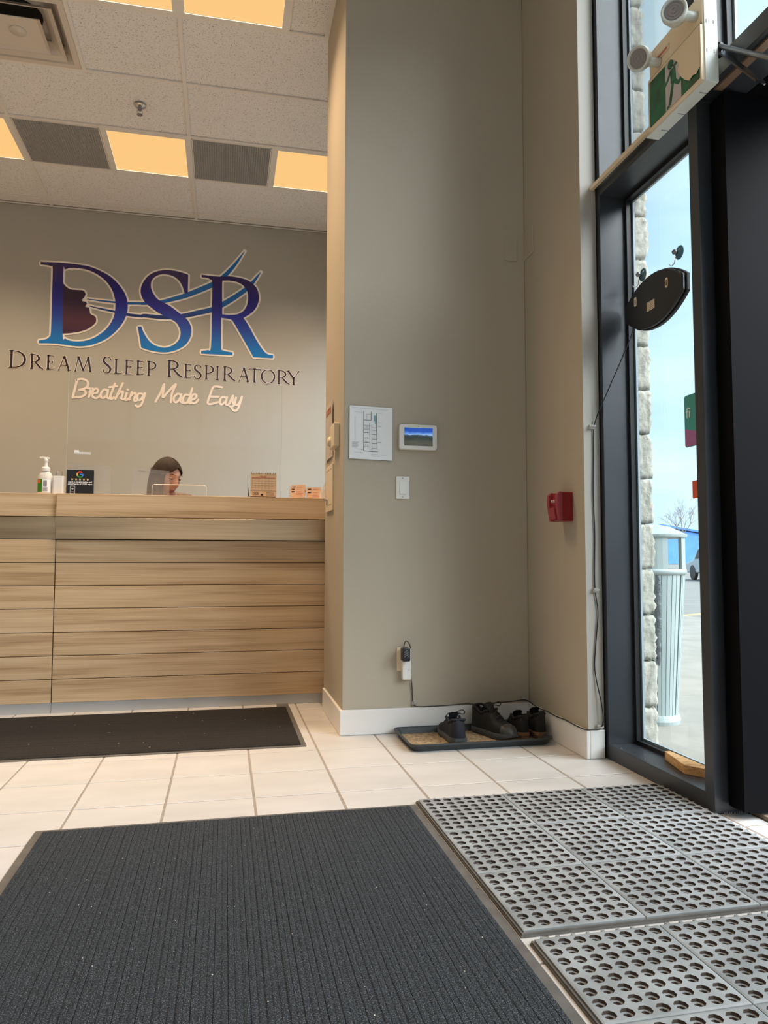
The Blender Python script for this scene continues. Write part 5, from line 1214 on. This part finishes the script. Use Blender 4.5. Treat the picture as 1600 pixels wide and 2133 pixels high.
# grit
def grit(name, label, n, gen, m, s0=.001, s1=.003, z=.007):
    b = bmesh.new()
    for _ in range(n):
        x, y = gen(); s = random.uniform(s0, s1)
        r_ = bmesh.ops.create_icosphere(b, subdivisions=1, radius=s, matrix=Matrix.Translation((x, y, z)) @ Matrix.Diagonal((1, 1, .55, 1)))
    tag(obj(name, b, m, kind='stuff'), label, 'grit')
grit('grit_specks', 'pale grit specks on the big charcoal mat', 90, lambda: (random.uniform(-.5, .62), random.uniform(1.0, 2.45)), M['grit'], .0006, .0018, .0078)
grit('gravel_bits', 'small pebbles along the gap between the charcoal mat and the rubber mats', 14, lambda: (random.uniform(.60, .66), random.uniform(1.7, 2.4)), M['dirt'], .001, .0028, .004)
grit('runner_specks', 'pale specks on the runner mat', 26, lambda: (random.uniform(-1.2, .3), random.uniform(3.4, 4.2)), M['grit'], .001, .0028, .0078)

# ================================================================ BOOT TRAY
tx0, tx1, ty0, ty1 = .800, 1.478, 3.140, 3.500
t = thing('boot_tray', 'dark rubber boot tray holding shoes and sandy dirt in the alcove', 'boot tray', ((tx0+tx1)/2, 3.32, 0))
bm = bmesh.new()
def rr(x0, x1, y0, y1, r, z): return [bm.verts.new((p[0], p[1], z)) for p in rrect(x0, x1, y0, y1, r, 5)]
L = [rr(tx0+.022, tx1-.022, ty0+.022, ty1-.022, .03, .001), rr(tx0+.006, tx1-.006, ty0+.006, ty1-.006, .035, .024), rr(tx0, tx1, ty0, ty1, .04, .027), rr(tx0, tx1, ty0, ty1, .04, .033), rr(tx0+.008, tx1-.008, ty0+.008, ty1-.008, .034, .034), rr(tx0+.013, tx1-.013, ty0+.013, ty1-.013, .030, .030), rr(tx0+.028, tx1-.028, ty0+.028, ty1-.028, .025, .006)]
for a, c in zip(L, L[1:]):
    for k in range(len(a)): l = (k+1) % len(a); bm.faces.new((a[k], a[l], c[l], c[k]))
bm.faces.new(L[0][::-1]); bm.faces.new(L[-1])
obj('tray', bm, M['tray'], t, smooth=False)
# dirt layer
bm = bmesh.new(); n = 46; gridv = {}
for i in range(n+1):
    for j in range(25):
        x = tx0+.032+(tx1-tx0-.064)*i/n; y = ty0+.032+(ty1-ty0-.064)*j/24
        e = min(i, n-i, j*1.2, (24-j)*1.2)/4
        gridv[i, j] = bm.verts.new((x, y, .0062+min(1, e)*random.uniform(.0008, .0042)))
for i in range(n):
    for j in range(24): bm.faces.new((gridv[i, j], gridv[i+1, j], gridv[i+1, j+1], gridv[i, j+1]))
tag(obj('sandy_dirt', bm, M['dirt'], kind='stuff', smooth=True), 'sandy dirt and straw bits covering the floor of the boot tray', 'dirt')
b = bmesh.new()
for _ in range(260):
    x = random.uniform(tx0+.04, 1.25) if random.random() < .8 else random.uniform(tx0+.04, tx1-.04); y = random.uniform(ty0+.04, ty1-.04); a = random.uniform(0, 3.1); l = random.uniform(.003, .009)
    tube(b, [(x, y, .0095), (x+l*math.cos(a), y+l*math.sin(a), .0115)], .0007, 3)
tag(obj('straw_bits', b, mat('straw', (.55, .45, .28), .8), kind='stuff'), 'pale straw bits scattered in the boot tray', 'straw')

# ================================================================ SHOES
def shoe(label, loc, rz, L_=.285, W_=.100, H_=.105, up='shoe_black', sole='sole_grey', toe=None, side=1, style='runner', pitch=0):
    t = thing('shoe', label, 'shoe', loc, rz, local=True, group=None)
    if pitch: t.rotation_euler = (pitch, 0, rz)
    NL, NC = 30, 22
    def wd(u):  # half width along the shoe, heel u=0, toe u=1
        pts = [(0, .36), (.035, .60), (.10, .72), (.25, .74), (.45, .80), (.68, 1.0), (.85, .88), (.95, .60), (1, .30)]
        for (a, va), (b_, vb) in zip(pts, pts[1:]):
            if u <= b_: k = (u-a)/(b_-a); k = k*k*(3-2*k); return (va+(vb-va)*k)*W_/2
        return .3*W_/2
    def ht(u):
        pts = [(0, 1.0), (.10, .93), (.28, .76), (.42, .92), (.50, .86), (.70, .58), (.88, .48), (.97, .36), (1, .22)]
        for (a, va), (b_, vb) in zip(pts, pts[1:]):
            if u <= b_: k = (u-a)/(b_-a); k = k*k*(3-2*k); return (va+(vb-va)*k)*H_
        return .22*H_
    st = .024
    bm = bmesh.new(); rows = []
    for i in range(NL+1):
        u = i/NL; y = u*L_; h = ht(u); w_ = wd(u); row = []
        opening = u < .47
        for k in range(NC+1):
            a = math.pi*k/NC; c = math.cos(a); s_ = math.sin(a)
            x = -w_*math.copysign(abs(c)**.75, c); z = st+(h-st)*s_**.62
            if opening:
                lim_ = .62*min(1, (.47-u)/.10)*min(1, max(0, u-.03)/.06)
                if abs(c) < lim_ and lim_ > .02:
                    q = abs(c)/max(lim_, 1e-6)
                    inner = st+.010
                    zz = inner if q < .86 else inner+(h-inner)*((q-.86)/.14)
                    z = min(z, zz)
                    x *= .95
                else:
                    z = st+(h-st)*min(1, (1-abs(c))/(1-lim_+1e-6)*1.0)**.55
                    x = -w_*math.copysign(1-.16*(z-st)/max(h-st, 1e-4), c)
            row.append(bm.verts.new((x, y, z)))
        rows.append(row)
    for a, c in zip(rows, rows[1:]):
        for k in range(NC): bm.faces.new((a[k], a[k+1], c[k+1], c[k]))
    bm.faces.new(rows[0]); bm.faces.new(rows[-1][::-1])
    upper = obj('upper', bm, M[up], t, smooth=True)
    # sole with a flared midsole
    def outline(gr): return [(wd(i/16)*(1+gr)+.002, i/16*L_) for i in range(17)]
    bm = bmesh.new(); rings = []
    for gr, z in ((.02, 0), (.08, .004), (.12, .014), (.08, .022), (.03, st+.003)):
        o = outline(gr); P = [(x, y) for x, y in o]+[(-x, y) for x, y in o[::-1]]
        rings.append([bm.verts.new((x, y+(.008*(y/L_-.5))*(1 if z > .01 else -.2), z+(.016*max(0, y/L_-.8)/.2 if z < .01 else .004*max(0, y/L_-.8)/.2))) for x, y in P])
    for a, c in zip(rings, rings[1:]):
        for k in range(len(a)): l = (k+1) % len(a); bm.faces.new((a[k], a[l], c[l], c[k]))
    bm.faces.new(rings[0][::-1]); bm.faces.new(rings[-1]); so_ = obj('sole', bm, M[sole], t, smooth=False)
    bm = bmesh.new()
    for z in (.010, .018):
        o = outline(.14); P = [(x, y, z) for x, y in o[::-1]]+[(-x, y, z) for x, y in o]; tube(bm, P[10:24], .0014, 5)
    obj('sole_line', bm, M['insole'] if sole == 'sole_grey' else M['gasket'], so_)
    obj('insole', prism(bmesh.new(), circ(0, .068, .026, 16, .055), st+.0105, st+.013), M['insole'], t)
    # tongue and collar
    bm = bmesh.new(); pr = []
    for k in range(7):
        u = k/6; y = .40*L_+.10*L_*u*1.0-.012; z = H_*(1.16-.30*u); w_ = .024*(1-.25*u)
        pr.append([bm.verts.new((sx*w_, y+dy_, z-(.006 if abs(sx) > .9 else 0)+dz)) for (dy_, dz) in ((0, 0), (.006, -.004)) for sx in (-1, -.5, 0, .5, 1)])
    for a, c in zip(pr, pr[1:]):
        for o_ in (0, 5):
            for k in range(4): bm.faces.new((a[o_+k], a[o_+k+1], c[o_+k+1], c[o_+k]))
        bm.faces.new((a[0], c[0], c[5], a[5])); bm.faces.new((a[4], a[9], c[9], c[4]))
    bm.faces.new([pr[0][i] for i in (0, 1, 2, 3, 4, 9, 8, 7, 6, 5)])
    obj('tongue', bm, M[up], t, smooth=True)
    col = [(sx*wd(u)*.80, u*L_+.004, ht(u)+.001) for sx, us in ((1, [.44, .36, .28, .2, .12, .05]), (-1, [.05, .12, .2, .28, .36, .44])) for u in us]
    obj('collar', TUBE(col, .0062, 8, smooth=3), M[up], t, smooth=True)
    if style == 'runner':
        bm = bmesh.new()
        for k in range(4):
            u = .47+k*.065; w_ = wd(u)*.42; z = ht(u)+.003
            tube(bm, [(-w_, u*L_, z-.008), (0, u*L_+.004, z), (w_, u*L_+.010, z-.008)], .0022, 5)
            tube(bm, [(w_, u*L_, z-.008), (0, u*L_+.004, z+.002), (-w_, u*L_+.010, z-.008)], .0022, 5)
        obj('lacing', bm, M['black_matte'], t)
        zt_ = H_*1.04; y_ = .43*L_
        obj('lace_loop', TUBE([(0, y_, zt_), (side*.022, y_, zt_+.010), (side*.045, y_+.004, zt_+.016), (side*.058, y_+.004, zt_+.006), (side*.048, y_+.002, zt_-.004), (side*.026, y_, zt_+.002), (0, y_, zt_)], .0022, 6, smooth=4), M['black_matte'], t)
        obj('lace_loop', TUBE([(0, y_, zt_), (-side*.016, y_+.01, zt_+.002), (-side*.028, y_+.018, zt_-.014), (-side*.016, y_+.02, zt_-.018), (0, y_+.01, zt_)], .0022, 6, smooth=4), M['black_matte'], t)
    else:
        obj('pull_tab', prism(bmesh.new(), rrect(-.014, .014, H_*.85, H_*1.14, .006), -.006, -.001, 'y'), M[up], t)
        obj('strap', TUBE([(-wd(.55)*.9, .55*L_, ht(.55)*.62), (-wd(.55)*.4, .54*L_, ht(.55)+.001), (wd(.55)*.4, .54*L_, ht(.55)+.001), (wd(.55)*.9, .55*L_, ht(.55)*.62)], .007, 8, smooth=3), M[up], t, smooth=True)
    if toe:
        bm = bmesh.new(); rows = []
        for i in range(8):
            u = .80+.2*i/7; rows.append([bm.verts.new((-1.03*wd(u)*math.copysign(abs(math.cos(math.pi*k/14))**.75, math.cos(math.pi*k/14)), u*L_+.002, st+(ht(u)-st+.002)*math.sin(math.pi*k/14)**.62)) for k in range(15)])
        for a, c in zip(rows, rows[1:]):
            for k in range(14): bm.faces.new((a[k], a[k+1], c[k+1], c[k]))
        bm.faces.new(rows[-1][::-1]); obj('toe_cap', bm, M[toe], t, smooth=True)
    return t
shoe('navy knit running shoe with heel facing out, leftmost in the boot tray', (1.043, 3.205, .0105), R(-3), .27, .098, .108, 'shoe_navy', 'sole_grey')
shoe('black running shoe with scuffed grey toe pointing out of the tray, second from left', (1.205, 3.462, .0105), R(203), .27, .098, .128, 'shoe_black', 'sole_grey', 'toe_grey', side=-1)
shoe('black shoe with tan sole, third from left in the boot tray', (1.376, 3.250, .0105), R(2), .222, .078, .100, 'shoe_black', 'sole_tan', style='slip')
shoe('black shoe with tan sole and pull tab, rightmost in the boot tray', (1.455, 3.240, .0105), R(0), .222, .080, .110, 'shoe_black', 'sole_tan', style='slip')

# ================================================================ PERSON
PX, PY, PZ = -.378, 4.86, 1.356          # head centre
hy = R(47); hp_ = R(15)
pt = thing('person', 'woman with long dark hair looking down to the right, seated behind the counter', 'person', (PX, PY+.12, 0))
HM = Matrix.Translation((PX, PY, PZ)) @ Matrix.Rotation(hy, 4, 'Z') @ Matrix.Rotation(hp_, 4, 'X') @ Matrix.Scale(1.04, 4)
def gs(x, z, cx, cz, sx, sz): return math.exp(-((x-cx)/sx)**2-((z-cz)/sz)**2)
def head_pt(az, el):
    # az = 0 faces -Y ; el elevation
    ce, se = math.cos(el), math.sin(el)
    ax, ay, az_ = .076, .094, .118
    x = ax*ce*math.sin(az); y = -ay*ce*math.cos(az); z = az_*se
    if z < 0:
        k = min(1, -z/az_); x *= 1-.30*k**1.6
        if y > 0: y *= 1-.45*k
        else: y *= 1-.04*k
    if y < 0:
        f = max(0, math.cos(az))**.5*(1 if ce > .2 else ce/.2)
        d = 0
        d += .0235*gs(x, z, 0, -.022, .0125, .013) + .013*gs(x, z, 0, .000, .009, .022)      # nose
        d += .006*gs(abs(x), z, .012, -.030, .006, .007)
        d += .005*gs(x, z, 0, .034, .055, .012)                                             # brow ridge
        d -= .0095*gs(abs(x), z, .031, .012, .015, .011)                                    # sockets
        d += .0055*gs(abs(x), z, .040, -.022, .017, .018)                                   # cheeks
        d += .0075*gs(x, z, 0, -.060, .021, .0065) + .0070*gs(x, z, 0, -.071, .018, .0055)  # lips
        d -= .0030*gs(x, z, 0, -.0655, .022, .0022)
        d -= .0035*gs(x, z, 0, -.082, .020, .007)
        d += .010*gs(x, z, 0, -.100, .022, .014)                                            # chin
        y -= d*f
    return Vector((x, y, z))
def head_mesh(bm):
    nu, nv = 72, 60; rows = []
    for j in range(1, nv):
        el = -math.pi/2+math.pi*j/nv; rows.append([bm.verts.new(HM @ head_pt(2*math.pi*i/nu, el)) for i in range(nu)])
    for a, c in zip(rows, rows[1:]):
        for i in range(nu): bm.faces.new((a[i], a[(i+1) % nu], c[(i+1) % nu], c[i]))
    bm.faces.new(rows[0][::-1]); bm.faces.new(rows[-1])
    for s in (-1, 1):   # ears
        e = HM @ Matrix.Translation((s*.072, .010, -.008)) @ Matrix.Rotation(s*R(8), 4, 'Z') @ Matrix.Diagonal((.009, .016, .028, 1)); bmesh.ops.create_uvsphere(bm, u_segments=12, v_segments=8, radius=1, matrix=e)
def skin(chains, name):
    """chains: list of [(pos, radius)] sharing joints by position; grown with a Skin modifier"""
    me = bpy.data.meshes.new(name); vs_, es, rad = [], [], []
    def vi(p, r):
        for i, q in enumerate(vs_):
            if (Vector(q)-Vector(p)).length < 1e-4: return i
        vs_.append(tuple(p)); rad.append(r); return len(vs_)-1
    for ch in chains:
        idx = [vi(p, r) for p, r in ch]; es += list(zip(idx, idx[1:]))
    me.from_pydata(vs_, es, []); o = bpy.data.objects.new(name, me); C.objects.link(o)
    o.modifiers.new('skin', 'SKIN'); sl = me.skin_vertices[0].data if me.skin_vertices else None
    for i, r in enumerate(rad): 
        sl[i].radius = (r, r) if not isinstance(r, tuple) else r; sl[i].use_root = (i == 0)
    sb = o.modifiers.new('sub', 'SUBSURF'); sb.levels = 2; sb.render_levels = 2
    dg = bpy.context.evaluated_depsgraph_get(); m2 = bpy.data.meshes.new_from_object(o.evaluated_get(dg)); bpy.data.objects.remove(o)
    b = bmesh.new(); b.from_mesh(m2); bpy.data.meshes.remove(m2); return b
bx_, by_ = PX-.03, PY+.14
pel = Vector((bx_, by_+.20, .68)); bel = Vector((bx_, by_+.20, .84)); che = Vector((bx_+.01, by_+.14, 1.06)); ups = Vector((bx_+.03, by_+.09, 1.205)); nek = Vector((PX+.005, PY+.10, 1.265)); nk2 = Vector((PX, PY+.045, 1.305))
shl = [ups+Vector((s*.155, .01, -.005)) for s in (-1, 1)]
elb = [Vector((bx_-.26, by_-.06, .90)), Vector((bx_+.30, by_-.04, .92))]
wri = [Vector((bx_-.10, by_-.24, .80)), Vector((bx_+.19, by_-.24, .80))]
hip = [pel+Vector((s*.09, -.02, -.02)) for s in (-1, 1)]; kne = [Vector((bx_+s*.12, by_-.24, .60)) for s in (-1, 1)]; ank = [Vector((bx_+s*.12, by_-.16, .16)) for s in (-1, 1)]; toe_ = [a+Vector((0, -.13, -.09)) for a in ank]
body_chains = [[(pel, (.13, .11)), (bel, (.115, .10)), (che, (.135, .105)), (ups, (.10, .075)), (nek, .052), (nk2, .050)]]
for i in (0, 1):
    body_chains += [[(ups, .08), (shl[i], .052), ((shl[i]+elb[i])/2, .044), (elb[i], .036), ((elb[i]+wri[i])/2, .034), (wri[i], .024)], [(pel, .1), (hip[i], .082), ((hip[i]+kne[i])/2, .074), (kne[i], .055), ((kne[i]+ank[i])/2, .050), (ank[i], .034), (toe_[i], .028)]]
bb = skin(body_chains, 'body')
for i in (0, 1):   # hands
    w0 = wri[i]; s = (-1, 1)[i]; d = Vector((-s*.10, -1, -.02)).normalized(); sd_ = Vector((s, -.1*s*s, 0)).normalized()
    palm = w0+d*.045; hb = skin([[(w0, .020), (palm, (.030, .013)), (w0+d*.080, (.032, .011))]], 'palm')
    for q, (off, ln2) in enumerate(((-.026, .058), (-.009, .070), (.008, .074), (.025, .066))):
        p0 = w0+d*.075+sd_*off; fb = skin([[(p0, .0085), (p0+d*ln2*.45+Vector((0, 0, .006)), .0082), (p0+d*ln2*.78+Vector((0, 0, -.004)), .0076), (p0+d*ln2+Vector((0, 0, -.014)), .0066)]], 'finger')
        me_t = bpy.data.meshes.new('t'); fb.to_mesh(me_t); fb.free(); hb.from_mesh(me_t); bpy.data.meshes.remove(me_t)
    p0 = w0+d*.03-sd_*.026; fb = skin([[(p0, .011), (p0+d*.028-sd_*.016, .0095), (p0+d*.052-sd_*.018, .0085)]], 'thumb')
    me_t = bpy.data.meshes.new('t'); fb.to_mesh(me_t); fb.free(); hb.from_mesh(me_t); hb.to_mesh(me_t); hb.free(); bb.from_mesh(me_t); bpy.data.meshes.remove(me_t)
head_mesh(bb)
obj('body', bb, M['skin'], pt, smooth=True)
sw = skin([[(pel+Vector((0, 0, .05)), (.145, .125)), (bel, (.135, .12)), (che, (.155, .125)), (ups, (.115, .095)), (nek-Vector((0, 0, .015)), .066)]]+[[(ups, .09), (shl[i]+Vector((0, 0, .004)), .068), ((shl[i]+elb[i])/2, .058), (elb[i], .048), ((elb[i]+wri[i])/2, .043), (wri[i]*.9+elb[i]*.1, .036)] for i in (0, 1)], 'sweater')
obj('sweater', sw, M['sweater'], pt, smooth=True)
tr = skin([[(pel+Vector((0, 0, .01)), (.145, .125)), (hip[i], .096), ((hip[i]+kne[i])/2, .086), (kne[i], .066), ((kne[i]+ank[i])/2, .060), (ank[i]+Vector((0, 0, .02)), .048)] for i in (0, 1)], 'trousers')
obj('trousers', tr, M['trousers'], pt, smooth=True)
for i in (0, 1):
    a = ank[i]; sb_ = bmesh.new(); prism(sb_, [(p[0]+a.x, p[1]+a.y-.06) for p in circ(0, 0, .045, 20, .125)], .001, .025, 'z'); obj('shoe_sole', sb_, M['gasket'], pt)
    obj('shoe_upper', skin([[(a+Vector((0, .02, -.02)), .048), (a+Vector((0, -.03, -.085)), (.046, .045)), (a+Vector((0, -.13, -.105)), (.042, .03))]], 'shoe'), M['black_matte'], pt, smooth=True)
# eyes, brows, lips
for s in (-1, 1):
    e = HM @ Matrix.Translation((s*.031, -.0745, .011)); b = bmesh.new(); bmesh.ops.create_uvsphere(b, u_segments=16, v_segments=12, radius=.0108, matrix=e); eb_ = obj('eyeball', b, M['eye_white'], pt, smooth=True)
    ic = HM @ Vector((s*.031+.003, -.0862, .0075)); id_ = (HM.to_3x3() @ Vector((.10, -1, -.28))).normalized()
    obj('iris', LATHE([(.0005, .0), (.0050, -.0006), (.0052, -.003)], ic, 14, axis=id_, caps=True), M['ink'], eb_)
    lidp = [HM @ Vector((s*(.031+q), -.0858+abs(q)*.55*1.0+.0002, .0150-abs(q)*.30)) for q in (-.013, -.007, 0, .007, .013)]
    obj('eyelid', TUBE(lidp, .0046, 8, smooth=3), M['skin'], pt, smooth=True)
    obj('eyelash', TUBE([p+HM.to_3x3() @ Vector((0, -.0030, -.0036)) for p in lidp], .0011, 5, smooth=3), M['hair'], pt)
    brp = []
    for q in (-.018, -.009, 0, .009, .018):
        x = s*.033+q; hp = head_pt(math.atan2(x, .085), .30); brp.append(HM @ Vector((x, hp.y-.0035-.0012, .034+.004*(1-abs(q)/.018)-.001*q*s*20)))
    obj('eyebrow', TUBE(brp, lambda u: .0022*math.sin(math.pi*(.15+.7*u)), 6, smooth=3), M['hair'], pt)
for nm_, z, r_ in (('upper_lip', -.0605, .0030), ('lower_lip', -.0695, .0036)):
    P = []
    for q in (-.019, -.011, -.004, 0, .004, .011, .019):
        best = min((head_pt(math.atan2(q, .09)*k2, math.asin(max(-1, min(1, z/.118)))) for k2 in (.9, 1, 1.1, 1.2)), key=lambda v: abs(v.x-q)); P.append(HM @ Vector((q, best.y-.0002+abs(q)*.05, z+(.0006 if abs(q) in (.004,) else 0)-abs(q)*.10*(1 if nm_ == 'upper_lip' else -1)*.3)))
    obj(nm_, TUBE(P, lambda u: r_*max(.25, math.sin(math.pi*u)), 8, smooth=3), M['lip'], pt, smooth=True)
# hair: cap with a side parting, then long curtains
bm = bmesh.new(); nu, nv = 180, 90; rows = []
def face_gap(az, el):   # True where the face shows
    a = (az+math.pi) % (2*math.pi)-math.pi
    lim_el = .74-.42*(abs(a-.10)/.95)**.9
    return -.92 < a < 1.45 and el < lim_el
for j in range(nv+1):
    el = R(-32)+(math.pi/2-.02-R(-32))*j/nv; row = []
    for i in range(nu):
        az = 2*math.pi*i/nu; p = head_pt(az, el); nrm = Vector((p.x/.0058, p.y/.0088, p.z/.0139)).normalized()
        a = (az+math.pi) % (2*math.pi)-math.pi
        part = math.exp(-((a-.10)/.10)**2)*(1 if abs(a) < 1 else 0) if el > .4 else 0
        th = .013+.004*math.sin(az*9+el*3)*.4-.007*part
        row.append(bm.verts.new(HM @ (p+nrm*th)))
    rows.append(row)
for j in range(nv):
    for i in range(nu):
        el = R(-32)+(math.pi/2-R(-32))*(j+.5)/nv; az = 2*math.pi*(i+.5)/nu
        if not face_gap(az, el): bm.faces.new((rows[j][i], rows[j][(i+1) % nu], rows[j+1][(i+1) % nu], rows[j+1][i]))
bm.faces.new(rows[-1])
o = obj('hair_crown', bm, M['hair'], pt, smooth=True); sm_ = o.modifiers.new('solid', 'SOLIDIFY'); sm_.thickness = .010; sm_.offset = -1
bm = bmesh.new(); rows = []; nA, nZ = 60, 18
HR = Matrix.Translation((PX, PY, PZ)) @ Matrix.Rotation(hy, 4, 'Z')
for j in range(nZ+1):
    v = j/nZ; z = .045-.40*v; row = []; e = min(1, v*3); e = e*e*(3-2*e)
    for i in range(nA+1):
        a = R(100)+R(202)*i/nA      # from behind the far ear round the back to the near temple
        rx = .076+.019*e+.004*e*math.sin(a*14+v*3); ry = .098+.015*e; sp_ = .030*max(0, v-.4)
        l = Vector(((rx+sp_)*math.sin(a), -ry*math.cos(a)+.006, z)); far = max(0, math.sin(a)); l.x -= .030*far*e*1.2; l.y += .03*far*e
        row.append(bm.verts.new((HM @ l).lerp(HR @ l, e)))
    rows.append(row)
for a, c in zip(rows, rows[1:]):
    for i in range(nA): bm.faces.new((a[i], a[i+1], c[i+1], c[i]))
o = obj('long_hair', bm, M['hair'], pt, smooth=True); sm_ = o.modifiers.new('solid', 'SOLIDIFY'); sm_.thickness = .014; sm_.offset = 0
# her stool
t = thing('office_stool', 'black office stool under the seated woman', 'stool', (bx_, by_+.16, 0))
obj('seat', LATHE([(.001, .47), (.19, .47), (.21, .49), (.21, .52), (.19, .54), (.001, .545)], (bx_, by_+.14, 0), 28, caps=False), M['black_matte'], t, smooth=True)
obj('post', LATHE([(.03, .06), (.03, .47)], (bx_, by_+.14, 0), 16), M['grey_metal'], t)
obj('base', LATHE([(.001, 0), (.24, 0), (.24, .015), (.04, .06), (.001, .06)], (bx_, by_+.14, 0), 28, caps=False), M['black_plastic'], t)
